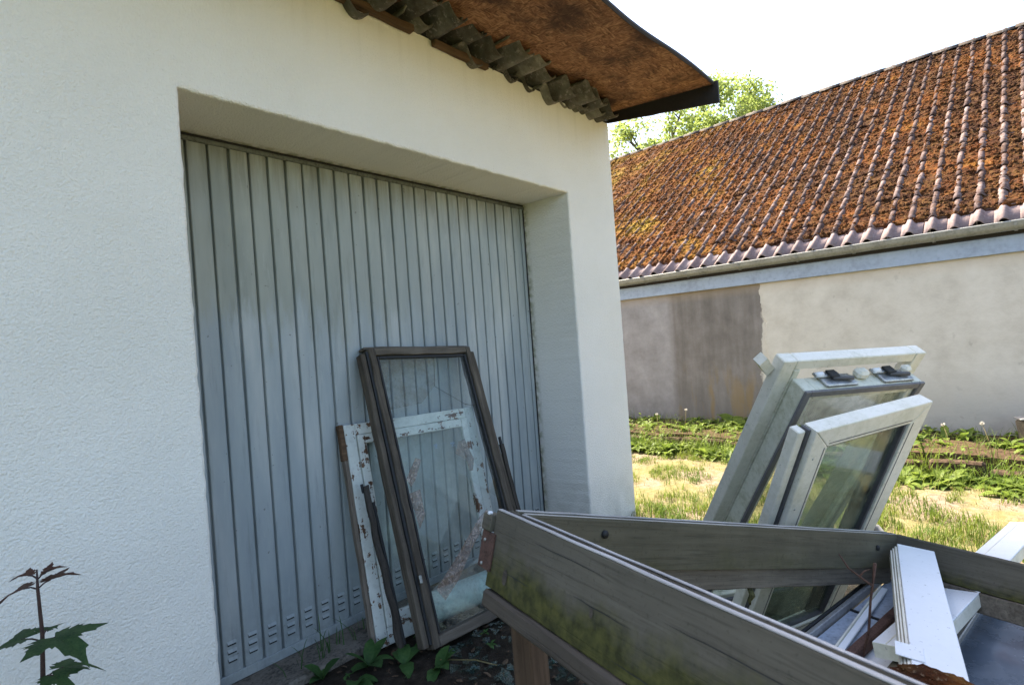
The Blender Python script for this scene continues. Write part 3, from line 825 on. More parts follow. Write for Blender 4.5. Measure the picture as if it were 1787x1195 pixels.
for i in range(75):
    xl = U(-2.9, -.2) if random.random() < .6 else U(-6.2, -3.6)
    p = BW @ Vector((xl, U(.9, 1.9), .02)); hh = U(.14, .40); lx, ly = U(-.06, .06), U(-.06, .06)
    nl = int(hh/.028)
    for k in range(nl):
        tt = (k+1)/nl; a = k*2.4 + U(-.4, .4); L_ = U(.05, .12)*(1.15-tt*.6)
        leaf_geo(V, F, (p.x+lx*tt, p.y+ly*tt, hh*tt), (math.cos(a), math.sin(a), U(.2, 1.2)), L_, L_*U(.22, .6), U(.5, 1.6), .2, 4, .1)
tag(pydata('upright_weeds', V, F, WEED), 'taller upright bright green weeds along the bed edge', 'weeds', kind='stuff')
# broad leaved plant by the wall
def plant(name, loc, leaves, mat, label, cat='plant', group=None):
    t = empty(name, T(*loc), label, cat, group)
    for (a, e, L_, wd, dr_) in leaves:
        V, F = [], []
        leaf_geo(V, F, (0, 0, 0), (math.cos(a), math.sin(a), e), L_, wd, dr_, .22, 7, .05)
        o = pydata('leaf', V, F, mat, t, True)
    return t
random.seed(50)
p = BW @ Vector((-1.95, .32, .13))
plant('broadleaf_plant', tuple(p), [(U(0, 6.28), U(.6, 1.6), U(.28, .40), U(.16, .24), U(1.2, 2.0)) for i in range(12)], WEED, 'broad leaved green plant against the grey wall patch behind the windows')
# dandelion clocks
sp = [(-1.30, 1.30, .30), (-1.62, 1.12, .36), (-4.62, 1.3, .32), (-4.95, 1.45, .38)]
for i, (xl, yl, hh) in enumerate(sp):
    p = BW @ Vector((xl, yl, .10))
    side = 'left of the leaning windows' if xl > -3 else 'right of the leaning windows'
    t = empty('dandelion_clock', T(*p), ('shorter' if i % 2 == 0 else 'taller') + ' dandelion seed head in the bed ' + side, 'flower', 'dandelion clocks in the garden bed')
    dx, dy = U(-.08, .08), U(-.08, .08)
    tube('stalk', [(0, 0, -.02), (dx*.3, dy*.3, hh*.5), (dx, dy, hh)], .0028, STRAW, t, 5)
    V, F = [], []
    for q in range(70):
        d = Vector((random.gauss(0, 1), random.gauss(0, 1), random.gauss(0, 1))).normalized(); c0 = Vector((dx, dy, hh)); s = d.orthogonal().normalized()*.005; o_ = len(V)
        V += [c0 + d*.004, c0 + d*.019 + s*.7, c0 + d*.019 - s*.7]; F.append((o_, o_+1, o_+2))
    pydata('seed_head', V, F, SEEDH, t)
p = BW @ Vector((-4.45, 1.55, .08)); t = empty('tall_stalk', T(*p), 'slanting yellow green stalk with leaves above the right bed edging', 'plant')
tube('stalk', [(0, 0, -.05), (.03, .06, .22), (.06, .16, .48)], [.008, .006, .004], WEED, t, 6)
for i in range(6):
    V, F = [], []; a = U(0, 6.28); leaf_geo(V, F, (.02, .04, .10+.03*i), (math.cos(a), math.sin(a), .8), .13, .07, 1.4, .2, 5, .08); pydata('leaf', V, F, WEED, t, True)

# ================================================================== WINDOWS AGAINST THE DOOR
def frame_parts(t, w_, h_, dep, sw, mx, my, names=('top_rail', 'bottom_rail', 'stile'), z1=0., cuts=10, jit=.002, bev=.003, bw=None, zoff=0):
    """rectangle 0..w, 0..h in local xy, front face at z=z1, depth dep behind it"""
    bw = bw or sw
    for x0, x1 in ((0, sw), (w_-sw, w_)): box(names[2], (x0, x1, 0, h_, z1-dep, z1), my, t, bev, cuts, jit)
    box(names[0], (sw+.0006, w_-sw-.0006, h_-sw, h_-.001, z1-dep+.001, z1-.0015), mx, t, bev, cuts, jit)
    box(names[1], (sw+.0006, w_-sw-.0006, .001, bw, z1-dep+.001, z1-.0015), mx, t, bev, cuts, jit)
# --- white flaking window (behind)
WO, WXv, WYv = Vector((.886, .405, 1.187)), (.990, -.135, -.0136), (.0546, .2193, .9741)
m4 = pose(WO, WXv, WYv, (0, 0, 1)); Wh, Ww = 1.215, .925
m4.translation = WO - m4.to_3x3() @ Vector((0, Wh, 0))
t = empty('old_white_window', m4, 'old wooden window with flaking white paint leaning on the garage door', 'window')
frame_parts(t, Ww, Wh, .035, .066, FLAKX, FLAKY, ('top_rail', 'bottom_rail', 'stile'), 0, 14, .0018, .004, .09)
for x0, x1 in ((-.0245, -.0015),):
    box('bare_edge', (x0, x1, .002, Wh-.002, -.045, -.006), RAWY, t, .003, 20, .004)
o = box('rotten_corner', (-.030, -.002, Wh-.20, Wh+.004, -.040, .002), BATTX, t, .004, 10, .005)
# casement inside the frame
ci = .069
for x0, x1 in ((ci, ci+.05), (Ww-ci-.05, Ww-ci)): box('casement_stile', (x0, x1, .092, Wh-.068, -.03, .010), FLAKY, t, .004, 10, .001)
box('casement_rail', (ci+.0507, Ww-ci-.0507, Wh-.122, Wh-.0685, -.029, .0085), FLAKX, t, .004, 10, .001)
box('casement_rail', (ci+.0507, Ww-ci-.0507, .093, .155, -.029, .0085), FLAKX, t, .004, 10, .001)
box('pane', (ci+.046, Ww-ci-.046, .15, Wh-.118, -.014, -.010), GLASS2, t, 0)
for (x, y, s) in ((.575, Wh-.215, 1), (.70, Wh-.222, 1.3)):          # faint marker scribbles
    for k in range(2):
        tube('marker_stroke', [(x, y+.010*k, -.0085), (x+.02*s, y+.016-.012*k, -.0085), (x+.008, y-.014, -.0085), (x+.026*s, y-.012+.02*k, -.0085)], .0016, INK, t, 5)
# tape and film rags
def rag(name, t, pts, mat, z):
    V = [(x, y, z + .012*noise.noise(Vector((x*31, y*31, 0)))) for x, y in pts]
    c0 = Vector((sum(p[0] for p in V)/len(V), sum(p[1] for p in V)/len(V), z+.012)); n = len(V)
    # subdivide radially so that it wrinkles
    VV, F = [tuple(c0)], []
    rings = 4
    for r_ in range(1, rings+1):
        for p in V:
            q = c0.lerp(Vector(p), r_/rings); VV.append((q.x + U(-.003, .003), q.y + U(-.003, .003), z + .008*noise.noise(Vector((q.x*40, q.y*40, r_)))))
    for i in range(n): F.append((0, 1+i, 1+(i+1) % n))
    for r_ in range(rings-1):
        for i in range(n): F.append((1+r_*n+i, 1+(r_+1)*n+i, 1+(r_+1)*n+(i+1) % n, 1+r_*n+(i+1) % n))
    return pydata(name, VV, F, mat, t)
rag('tape_scrap', t, [(.70, .93), (.745, 1.0), (.80, 1.01), (.82, .93), (.84, .87), (.82, .80), (.79, .80), (.78, .88)], TAPE, .020)

# --- dark timber window (in front)
m4 = pose((1.0613, .36, 1.6193), (.9981, -.0441, -.0439), (.0556, .3161, .9471), (0, 0, 1)); Dh, Dw = 1.672, .806
m4.translation = Vector((1.0613, .36, 1.6193)) - m4.to_3x3() @ Vector((0, Dh, 0))
t = empty('dark_timber_window', m4, 'tall weathered dark timber window with cracked glass leaning in front of white window', 'window')
frame_parts(t, Dw, Dh, .085, .043, DARKX, DARKY, ('top_rail', 'bottom_rail', 'stile'), 0, 36, .0065, .004, .055)
# outer casing behind it, shifted a little to the left, leaving a black gap
for x0, x1 in ((-.050, -.018), (Dw+.006, Dw+.042)): box('casing', (x0, x1, .02, Dh-.03, -.075, -.018), DARKY, t, .003, 16, .003)
box('casing_head', (-.016, Dw+.004, Dh+.0005, Dh+.018, -.085, -.030), DARKX, t, .003, 12, .004)
box('black_seal', (-.017, -.0015, .03, Dh-.02, -.030, -.010), SEAL, t, 0)
box('black_seal', (.0505, .064, .062, Dh-.052, -.034, -.008), SEAL, t, .002, 16, .0015)
box('black_seal', (Dw-.066, Dw-.0505, .062, Dh-.052, -.034, -.008), SEAL, t, .002, 16, .0015)
box('black_seal', (.066, Dw-.068, Dh-.066, Dh-.0515, -.034, -.008), SEAL, t, .002)
# cracked pane: polygon pieces, with the lower right piece gone
px0, px1, py0, py1 = .058, Dw-.058, .064, Dh-.056
def pane_piece(poly, z=-.024, th=.004, mat=GLASS3, name='pane'):
    n = len(poly); V = [(x, y, z) for x, y in poly] + [(x, y, z+th) for x, y in poly]
    return pydata(name, V, [tuple(range(n))[::-1], tuple(range(n, 2*n))] + [(i, (i+1) % n, n+(i+1) % n, n+i) for i in range(n)], mat, t)
pane_piece([(px0, py1), (px0, 1.29), (.30, 1.31), (.434, 1.412), (.470, 1.52), (.485, py1)], mat=GLASS3)
pane_piece([(.488, py1), (.473, 1.52), (.438, 1.409), (.645, 1.275), (px1, 1.26), (px1, py1)], -.0235, mat=GLASS2)
pane_piece([(px0, 1.287), (.30, 1.307), (.434, 1.408), (.642, 1.272), (px1, 1.257), (px1, .62), (.45, .86), (.40, .70), (px0, .33)], -.0245, mat=GLASS2)
pane_piece([(px0, py0), (px1, py0), (px1, .30), (.50, .36), (.28, .30), (.20, .33), (px0, .26)], -.024, mat=GLASS)
for a, b in (((.485, py1), (.434, 1.41)), ((.434, 1.41), (.645, 1.274)), ((.645, 1.274), (px1, 1.25))):
    tube('crack', [(a[0], a[1], -.0195), (b[0], b[1], -.0195)], .0013, SEAL, t, 4)
rag('tape_scrap', t, [(.07, .88), (.16, .99), (.20, .97), (.13, .87), (.09, .83)], TAPE, -.016)
rag('tape_scrap', t, [(.07, .80), (.15, .81), (.14, .66), (.08, .60)], TAPE, -.016)
rag('tape_scrap', t, [(.10, .27), (.30, .40), (.52, .56), (.60, .60), (.60, .54), (.44, .43), (.26, .27), (.14, .20)], TAPE, -.014)
box('sash_bolt', (-.006, .010, .33, .372, .001, .014), METAL, t, .003)
# loose broken strips beside the left stile
t = empty('splintered_strip', pose((.872, -.02, .0), (.99, -.1, 0), (.075, .30, .95), (0, 0, 1)), 'splintered black strip leaning between the two old windows', 'strip')
box('strip', (-.016, .016, 0, .90, -.012, .012), BLACKW, t, .003, 26, .014)
box('steel_channel', (.018, .032, .05, .80, -.008, .012), SEAL, t, .002, 12, .002)
box('hook', (-.026, -.010, .86, .91, -.006, .006), SEAL, t, .003, 4, .004)
t = empty('dark_slat', pose((1.885, -.10, .01), (.98, -.18, 0), (-.02, .31, .95), (0, 0, 1)), 'dark slat leaning right of the dark timber window', 'slat')
box('slat', (0, .03, 0, .93, -.012, .012), BLACKW, t, .003, 16, .006)
box('slat_tip', (.006, .026, .93, .985, -.008, .008), SEAL, t, .004, 4, .005)
# mint tube behind the dark window
t = empty('mint_tube', T(1.06, .10, .105), 'pale mint plastic tube lying behind the dark window', 'tube')
tube('tube_wall', [(0, 0, 0), (.2, -.028, 0), (.42, -.06, -.004), (.66, -.09, -.008)], .085, MINT, t, 20)
tube('end_ring', [(.655, -.089, -.008), (.685, -.093, -.008)], .090, MINT, t, 20)
t = empty('short_metal_strip', T(1.36, -.42, .05, -.35), 'short silver corrugated strip on the ground by the timber frame', 'strip')
box('strip', (0, .16, 0, .022, 0, .018), METAL, t, .003)
for i in range(7): box('rib', (.008+.021*i, .016+.021*i, -.002, .024, .0185, .023), METAL, t, .001)
t = empty('thin_stick', T(0, 0, 0), 'thin pale stick on the ground at the foot of dark window', 'stick')
tube('stick', [(.92, -.26, .04), (1.03, -.40, .03), (1.08, -.50, .012)], .003, STRAW, t, 5)

# ================================================================== PVC WINDOWS LEANING ON THE TIMBER FRAME
def pvc_sash(t, w_, h_, dep, sw, mat, glassmat, mitre=True):
    """rails with mitred corners, gasket and double pane. front at z=0"""
    def prism(name, poly, z0, z1, mt):
        n = len(poly); V = [(x, y, z0) for x, y in poly] + [(x, y, z1) for x, y in poly]
        o = pydata(name, V, [tuple(range(n))[::-1], tuple(range(n, 2*n))] + [(i, (i+1) % n, n+(i+1) % n, n+i) for i in range(n)], mt, t)
        md = o.modifiers.new('b', 'BEVEL'); md.width = .004; md.segments = 2; md.limit_method = 'ANGLE'; return o
    g = .0004
    o = [prism('stile', [(0, g), (sw, sw+g), (sw, h_-sw-g), (0, h_-g)], -dep, 0, mat), prism('stile', [(w_, g), (w_, h_-g), (w_-sw, h_-sw-g), (w_-sw, sw+g)], -dep, 0, mat),
         prism('top_rail', [(g, h_), (sw+g, h_-sw), (w_-sw-g, h_-sw), (w_-g, h_)], -dep, 0, mat), prism('bottom_rail', [(g, 0), (w_-g, 0), (w_-sw-g, sw), (sw+g, sw)], -dep, 0, mat)]
    for b in ((sw*.80, sw*.84, sw, h_-sw), (w_-sw*.84, w_-sw*.80, sw, h_-sw), (sw, w_-sw, h_-sw*.84, h_-sw*.80), (sw, w_-sw, sw*.80, sw*.84)):
        box('bead_line', (b[0], b[1], b[2], b[3], -.004, .0012), GASK, t, 0)
    for yy in (.25, .6, .95, 1.2): tube('screw', [(sw*.35, yy, -.001), (sw*.35, yy, .0015)], .005, METAL, t, 8)
    gk = .012
    a = sw + .0006
    for b in ((a, a+gk, a, h_-a), (w_-a-gk, w_-a, a, h_-a), (a+gk+.0004, w_-a-gk-.0004, h_-a-gk, h_-a), (a+gk+.0004, w_-a-gk-.0004, a, a+gk)):
        box('gasket', (b[0], b[1], b[2], b[3], -dep*.75, -.010), GASK, t, .001)
    box('pane', (a+.004, w_-a-.004, a+.004, h_-a-.004, -dep*.5, -dep*.5+.004), glassmat, t, 0)
    box('inner_pane', (a+.004, w_-a-.004, a+.004, h_-a-.004, -dep*.5-.018, -dep*.5-.014), glassmat, t, 0)
    return o
# front sash
h2, w2 = 1.33, .635
m4 = pose((1.3496, -1.9341, 1.1888), (.877, -.4753, .0705), (-.2766, -.3795, .8829), (0, 0, 1)); m4.translation = m4.translation - m4.to_3x3() @ Vector((0, h2, 0))
t = empty('front_casement', m4, 'front white plastic casement with black inner edge leaning behind the timber beam', 'window')
pvc_sash(t, w2, h2, .060, .088, PVC, GLASSG)
for b in ((-.014, -.0006, .0, h2-.004, -.058, -.022), ): box('rebate_strip', b, GASK, t, .002)
box('rebate_strip', (-.052, -.0146, .0, h2-.012, -.075, -.030), PVC, t, .004)
box('black_seal', (w2-.185, w2-.102, .11, h2-.103, -.050, -.034), SEAL, t, .002)
tube('glass_mark', [(.20, .47, -.02), (.30, .50, -.02), (.36, .53, -.02)], .003, PVCC, t, 5)
# tall window
h1, w1 = 1.57, .625
m4 = pose((1.6614, -1.8355, 1.2949), (.8183, -.5744, -.0229), (-.3141, -.4802, .819), (0, 0, 1)); m4.translation = m4.translation - m4.to_3x3() @ Vector((0, h1, 0))
t = empty('tall_casement', m4, 'tall white plastic window with open top hinges standing behind the front casement', 'window')
# sash: grey capped front, deep cream sides
for b, nm in (((0, .030, 0, h1, -.014, 0), 'front_cap'), ((w1-.030, w1, 0, h1, -.014, 0), 'front_cap'), ((.0305, w1-.0305, h1-.030, h1-.0005, -.0145, -.0005), 'front_cap'), ((.0305, w1-.0305, .0005, .030, -.0145, -.0005), 'front_cap')):
    box(nm, b, CAP, t, .003)
for b, nm in (((.002, .060, .002, h1-.002, -.098, -.0152), 'stile'), ((w1-.060, w1-.002, .002, h1-.002, -.098, -.0152), 'stile'), ((.0606, w1-.0606, h1-.060, h1-.002, -.098, -.0152), 'top_rail'), ((.0606, w1-.0606, .002, .060, -.098, -.0152), 'bottom_rail')):
    box(nm, b, PVCB, t, .004)
box('pane', (.056, w1-.056, .056, h1-.056, -.036, -.032), GLASS3, t, 0)
box('inner_pane', (.056, w1-.056, .056, h1-.056, -.058, -.054), GLASS2, t, 0)
# outer frame behind, larger than the sash
z0, z1 = -.165, -.102
for b, nm in (((-.072, -.004, -.0, h1+.088, z0, z1), 'outer_stile'), ((w1+.000, w1+.055, .0, h1+.088, z0, z1), 'outer_stile'),
              ((-.0035, w1-.0005, h1+.040, h1+.0875, z0+.001, z1-.001), 'outer_head'), ((-.0035, w1-.0005, 0, .05, z0+.001, z1-.001), 'outer_sill')):
    box(nm, b, PVC, t, .004)
box('outer_flange', (-.0035, .028, .05, h1+.0395, z0+.002, -.099), PVCB, t, .003)
# mitred flap at the top left corner
V = [(-.155, h1+.050, z0-.02), (-.130, h1+.085, z0-.02), (-.073, h1+.03, z0-.02), (-.095, h1-.01, z0-.02)]; V += [(x, y, z+.05) for x, y, z in V]
pydata('corner_flap', V, [(3, 2, 1, 0), (4, 5, 6, 7), (0, 1, 5, 4), (1, 2, 6, 5), (2, 3, 7, 6), (3, 0, 4, 7)], PVC, t)
# hinge plates on the top rail
for x in (.13, .43):
    hg = box('hinge', (x-.015, x+.145, h1-.001, h1+.014, -.092, -.018), METAL, t, .004)
    box('hinge_arm', (x-.04, x+.085, h1+.0145, h1+.026, -.098, -.066), METAL, hg, .004)
    tube('hinge_barrel', [(x-.035, h1+.022, -.080), (x+.0, h1+.024, -.080)], .013, PVCC, hg, 12)
    tube('hinge_pin', [(x+.035, h1+.022, -.055), (x+.125, h1+.026, -.040)], .009, GASK, hg, 8)
    box('hinge_spring', (x+.02, x+.065, h1+.0265, h1+.037, -.095, -.05), SEAL, hg, .003)
box('bracket', (.30, .36, h1-.001, h1+.0395, -.100, -.050), PVC, t, .012)
box('bracket', (.555, .60, h1-.001, h1+.0395, -.100, -.060), PVC, t, .012)

# ================================================================== TIMBER FRAME IN THE FOREGROUND
FM = pose((.0773, -1.5372, 1.2015), (.9237, -.2786, -.2628), (.2913, .9566, .0097), (0, 0, 1))
t = empty('timber_frame', FM, 'large weathered timber window frame propped level in the foreground', 'window frame')
FL, FD, BH = 1.90, 1.25, .170
def rail(name, L_, mat, along, parent, inner=.125):
    """rail with a grooved top and a stepped inside. section runs inward (0..) and down"""
    sec = [(0, -.001), (.003, .001), (.012, .001), (.014, -.006), (.034, -.006), (.036, .0015), (.043, .0015), (.046, -.002), (.046, -inner), (.030, -inner), (.030, -BH+.006), (.026, -BH), (.002, -BH), (0, -BH+.003)]
    n = len(sec); N = 40; V, F = [], []
    for i in range(N+1):
        s = L_*i/N
        for k, (a, z) in enumerate(sec):
            j = .0016*noise.noise(Vector((s*6, k*3.1, L_*7))) + .0012*noise.noise(Vector((s*24, k*3.1, L_*3)))
            V.append((s, a + j, z + j) if along == 'x' else (a + j, -s, z + j))
    for i in range(N):
        for k in range(n): F.append((i*n+k, i*n+(k+1) % n, (i+1)*n+(k+1) % n, (i+1)*n+k))
    F += [tuple(range(n)), tuple(range(N*n, N*n+n))[::-1]]
    return pydata(name, V, F, mat, parent)
o = rail('side_board', FD, GREYY, 'y', t); tag(o, 'near board with green algae along its lower half')
o = rail('side_board', FD-.04, GREYY, 'y', t); o.matrix_local = Matrix.Translation((FL, -.04, 0)) @ Matrix.Scale(-1, 4, (1, 0, 0))
o = rail('back_board', FL-.0485, GREYX, 'x', t); o.matrix_local = Matrix.Translation((.0475, .0, 0)) @ Matrix.Scale(-1, 4, (0, 1, 0))
o = rail('front_board', FL-.096, GREYX, 'x', t); o.matrix_local = Matrix.Translation((.048, -FD+.002, 0))
# lower ledges and battens under the boards
box('ledge', (-.009, .030, -FD+.05, -.004, -.212, -BH-.0025), LEDGE, t, .006, 30, .0025)
box('bleached_lit_edge', (.0005, .0125, -FD+.05, -.002, .0012, .0045), PALEW, t, .001, 40, .0012)  # bleached arrises, painted paler still for the bright sky-facing tops
box('bleached_lit_edge', (.0365, .0450, -FD+.05, -.050, .0018, .0045), PALEW, t, .001, 40, .0012)
box('bleached_lit_edge', (.05, FL-.05, -.0450, -.0365, .0018, .0042), PALEX, t, .001, 40, .0010)
box('bleached_lit_edge', (.05, FL-.05, -.0125, -.0005, .0012, .0042), PALEX, t, .001, 40, .0010)
box('under_batten', (.05, FL-.05, -.036, .02, -.188, -.1265), DARKX, t, .003, 24, .003)
box('under_batten', (FL-.060, FL-.033, -FD+.06, -.05, -.195, -.1275), DARKX, t, .003, 20, .003)
random.seed(17)
for (yy, zz, ll) in ((-.16, -.030, .22), (-.30, -.088, .16), (-.52, -.052, .30), (-.60, -.125, .18), (-.07, -.118, .10), (-.42, -.150, .14)):
    V, F = [], []
    for i in range(13):
        q = i/12; wz = .0007*math.sin(math.pi*q)**.6 + .0001; zc_ = zz + .0015*noise.noise(Vector((yy*9, q*4, 1))) + .0008*noise.noise(Vector((yy*9, q*17, 1)))
        V += [(-.0022, yy-ll*q, zc_+wz), (-.0022, yy-ll*q, zc_-wz)]
    F = [(2*i, 2*i+1, 2*i+3, 2*i+2) for i in range(12)]
    o = pydata('split', V, F, SEAL, t)
for (yy, zz, r_) in ((-.075, -.128, .017), (-.36, -.098, .009), (-.66, -.105, .011)):
    n_ = 14; V = [(-.0024, yy + r_*.55*math.cos(6.283*k/n_)*(1+.2*noise.noise(Vector((k, yy, 0)))), zz + r_*math.sin(6.283*k/n_)) for k in range(n_)]
    pydata('knot', V, [tuple(range(n_))], LEDGE, t)
# iron corner plate, lugs, bolts
box('corner_plate', (-.006, -.0006, -.014, .040, -.135, -.052), RUSTM, t, .001, 4, .001)
box('corner_plate', (.0005, .038, .0025, .008, -.140, -.06), RUSTM, t, .001, 4, .001)
for z in (-.072, -.125): tube('rivet', [(-.006, .022, z), (-.009, .022, z)], .004, METAL, t, 8)
box('lug', (-.012, .020, .003, .040, -.052, -.012), GREYY, t, .003, 4, .003)
box('plastic_stub', (-.014, -.002, .012, .020, -.014, -.006), PVCC, t, .002)
for x, y, z in ((.30, -.051, -.035), (1.70, -.051, -.05)):
    tube('bolt_hole', [(x, y+.006, z), (x, y-.001, z)], .010, SEAL, t, 10)
for x, d in ((.95, .05),):
    pts = [(x, -.030, -.189), (x+.012, -.034, -.210), (x+.004, -.030, -.225), (x+.016, -.026, -.238)]
    tube('moss_tuft', pts, [.008, .009, .006, .003], HUMUS, t, 7)
# posts
t = empty('support_post', T(.122, -1.570, 0, .25), 'dark brown timber post under the near corner of the timber frame', 'post')
box('post', (-.045, .045, -.025, .025, 0, 1.00), GREYZ, t, .004, 24, .003)
t = empty('thin_support_post', T(.33, -1.90, 0, .3), 'thin black post under the near board of timber frame', 'post')
box('post', (-.018, .018, -.018, .018, 0, .92), DARKY, t, .003, 16, .003)

# ================================================================== PILE OF PROFILES, BOTTOM RIGHT
def bar(name, p0, p1, wdir, w_, h_, mat, label, cat='profile', group=None, grooves=0):
    """long hollow profile: p0->p1 along its left top edge, wdir across, top face at z=0"""
    p0, p1 = Vector(p0), Vector(p1); d = p1-p0; m = pose(p0, d, wdir, (0, 0, 1)); L_ = d.length
    t = empty(name, m, label, cat, group); return t, L_
# support stack on the ground
t = empty('lying_sash_stack', T(1.60, -2.45, 0, -.12), 'stack of grey boards under the white profiles', 'stack')
z = 0
for i in range(6):
    hgt = .068; box('board', (-.50+U(-.02, .02), .55+U(-.02, .02), -.42+U(-.03, .03), .20+U(-.03, .03), z, z+hgt-.002), DARKX if i % 2 else GREYX, t, .004, 12, .002); z += hgt
# lying window with a bluish pane
t = empty('lying_window', T(1.50, -2.62, .435, -.17), 'window lying flat with a dark blue reflecting pane, bottom right', 'window')
box('frame_edge', (-.42, .75, .335, .365, -.02, .028), ALU, t, .003); box('frame_edge', (-.42, .75, -.365, -.335, -.02, .028), ALU, t, .003)
box('frame_edge', (-.42, -.39, -.3345, .3345, -.02, .028), ALU, t, .003); box('frame_edge', (.72, .75, -.3345, .3345, -.02, .028), ALU, t, .003)
box('pane', (-.391, .721, -.336, .336, .004, .009), PANEB, t, 0)
# long profile running under the right beam
t, L_ = bar('long_white_profile', (1.074, -2.105, .612), (2.93, -2.44, .485), (.17, .97, -.15), .135, .05, PVCC, 'long flat white plastic profile running under the right beam of the timber frame')
box('profile_face', (0, L_, -.132, -.0, -.006, 0), PVCC, t, .002)
box('profile_web', (.0, L_, -.132, -.126, -.045, -.0065), PVC, t, .001); box('profile_web', (.0, L_, -.006, -.0005, -.045, -.0065), PVC, t, .001)
box('profile_web', (.004, L_, -.125, -.007, -.046, -.041), PVC, t, .001); box('end_cap', (-.003, -.0005, -.131, -.001, -.044, -.001), PVC, t, .001); box('profile_groove', (.0, L_, -.040, -.036, -.0005, .0012), PVC, t, 0)
# crossing profile lying over it
d0, d1 = Vector((1.700, -2.105, .705)), Vector((.80, -2.235, .690))
m = pose(d0, d1-d0, (.12, -.96, -.12), (0, 0, 1)); t = empty('crossing_white_profile', m, 'broad white plastic profile lying across the pile with ribbed edge', 'profile')
L_ = (d1-d0).length
box('profile_face', (0, L_, 0, .116, -.004, .002), PVCC, t, .002)
for i, (a, b) in enumerate(((-.008, -.0005), (-.015, -.0095), (-.022, -.0165))): box('edge_rib', (.02+.012*i, L_, a, b, -.034-.006*i, -.003-.005*i), PVC, t, .001)
box('profile_web', (.004, L_, .110, .116, -.034, -.0045), PVC, t, .001)
box('end_tab', (L_-.14, L_-.07, -.034, .03, .0025, .006), PVCC, t, .001)
# short stub profile below left
t, L_ = bar('short_white_profile', (.86, -2.065, .505), (1.22, -2.06, .515), (0, 1, 0), .10, .05, PVCC, 'short white profile end below the long profile beside near board')
box('profile_face', (0, L_, -.10, 0, -.006, 0), PVCC, t, .002); box('profile_web', (0, L_, -.10, -.09, -.05, -.0065), PVC, t, .002); box('profile_web', (0, L_, -.01, -.0, -.05, -.0065), PVC, t, .002)
t = empty('grey_block', T(1.06, -2.20, .47, -.2), 'short stack of grey wooden offcuts under the white profile ends', 'block')
box('offcut', (-.10, .09, -.06, .05, 0, .055), DARKX, t, .004, 4, .002); box('offcut', (-.09, .10, -.055, .05, .056, .098), GREYX, t, .004, 4, .002)
# aluminium sash edge with pale panel, left of the pile
m = pose((.98, -1.90, .535), (.80, -.165, .0), (.16, .98, .05), (0, 0, 1)); t = empty('aluminium_trough', m, 'narrow aluminium frame with pale blue panel lying left of white profiles', 'frame')
box('edge_bar', (0, .86, .0, .016, 0, .035), ALU, t, .003); box('edge_bar', (.02, .84, .024, .036, .010, .030), SEAL, t, .003)
box('edge_bar', (.0, .80, -.135, -.105, -.01, .030), RUSTM, t, .004, 10, .002)
box('panel', (.02, .42, -.104, -.004, .004, .008), PALEB, t, 0); box('panel', (.43, .82, -.104, -.004, .000, .004), PALEB, t, 0); box('cross_bar', (.421, .429, -.104, -.004, -.002, .014), SEAL, t, 0)
for (p0, p1, lab) in (((1.00, -2.02, .55), (1.62, -2.075, .545), 'thin white glazing bead lying beside the long profile'),):
    p0, p1 = Vector(p0), Vector(p1); t = empty('glazing_bead', pose(p0, p1-p0, (.1, 1, .1), (0, 0, 1)), lab, 'bead'); L_ = (p1-p0).length
    box('bead', (0, L_, 0, .020, 0, .010), PVCC, t, .002); box('bead_lip', (0, L_, .0205, .026, .002, .016), PVC, t, .001)
# twig stuck in the pile, moss clump, hose, far scrap
t = empty('bare_twig', T(0, 0, 0), 'thin forked bare twig standing between the white profile and casement', 'twig')
tube('stem', [(1.125, -2.060, .50), (1.150, -2.085, .60), (1.158, -2.095, .70), (1.165, -2.105, .76), (1.172, -2.112, .815)], [.0042, .004, .0036, .0033, .005], TWIG, t, 7)
tube('branch', [(1.163, -2.102, .745), (1.140, -2.075, .775), (1.118, -2.048, .805), (1.100, -2.028, .852)], [.004, .0035, .003, .0018], TWIG, t, 6)
tube('branch', [(1.138, -2.073, .778), (1.152, -2.085, .792), (1.168, -2.098, .795)], [.003, .002, .0012], TWIG, t, 6)
t = empty('moss_clump', T(.70, -2.29, .735), 'brown clump of moss on the end of crossing profile', 'moss')
bm = bmesh.new(); bmesh.ops.create_icosphere(bm, subdivisions=4, radius=1)
for v_ in bm.verts:
    p = v_.co.copy(); k = 1 + .25*noise.noise(p*2.5) + .16*noise.noise(p*7) + .10*noise.noise(p*16); v_.co = Vector((p.x*.055*k, p.y*.085*k, p.z*.026*k))
me = bpy.data.meshes.new('clump'); bm.to_mesh(me); bm.free(); add('clump', me, t, MOSS)
t = empty('grey_hose', T(0, 0, 0), 'short curved grey hose end on the grass behind the casement', 'hose')
tube('hose', [(3.05, -1.77, .02), (3.3, -1.66, .10), (3.45, -1.68, .20), (3.50, -1.76, .17), (3.46, -1.86, .05), (3.42, -1.90, .02)], .030, HOSE, t, 12)
t = empty('scrap_beam', pose((7.10, -2.62, .05), (.35, -.90, .1), (0, 0, 1), (0, 0, 1)), 'charred beam end with metal strip by the wall at right edge', 'beam')
box('beam', (.0, 1.2, .05, .33, -.12, .12), DARKX, t, .02, 14, .02); box('metal_strip', (-.02, 1.2, .335, .352, -.10, .06), ALU, t, .003); box('metal_strip', (.03, 1.2, -.14, .03, -.10, -.08), PVC, t, .003)

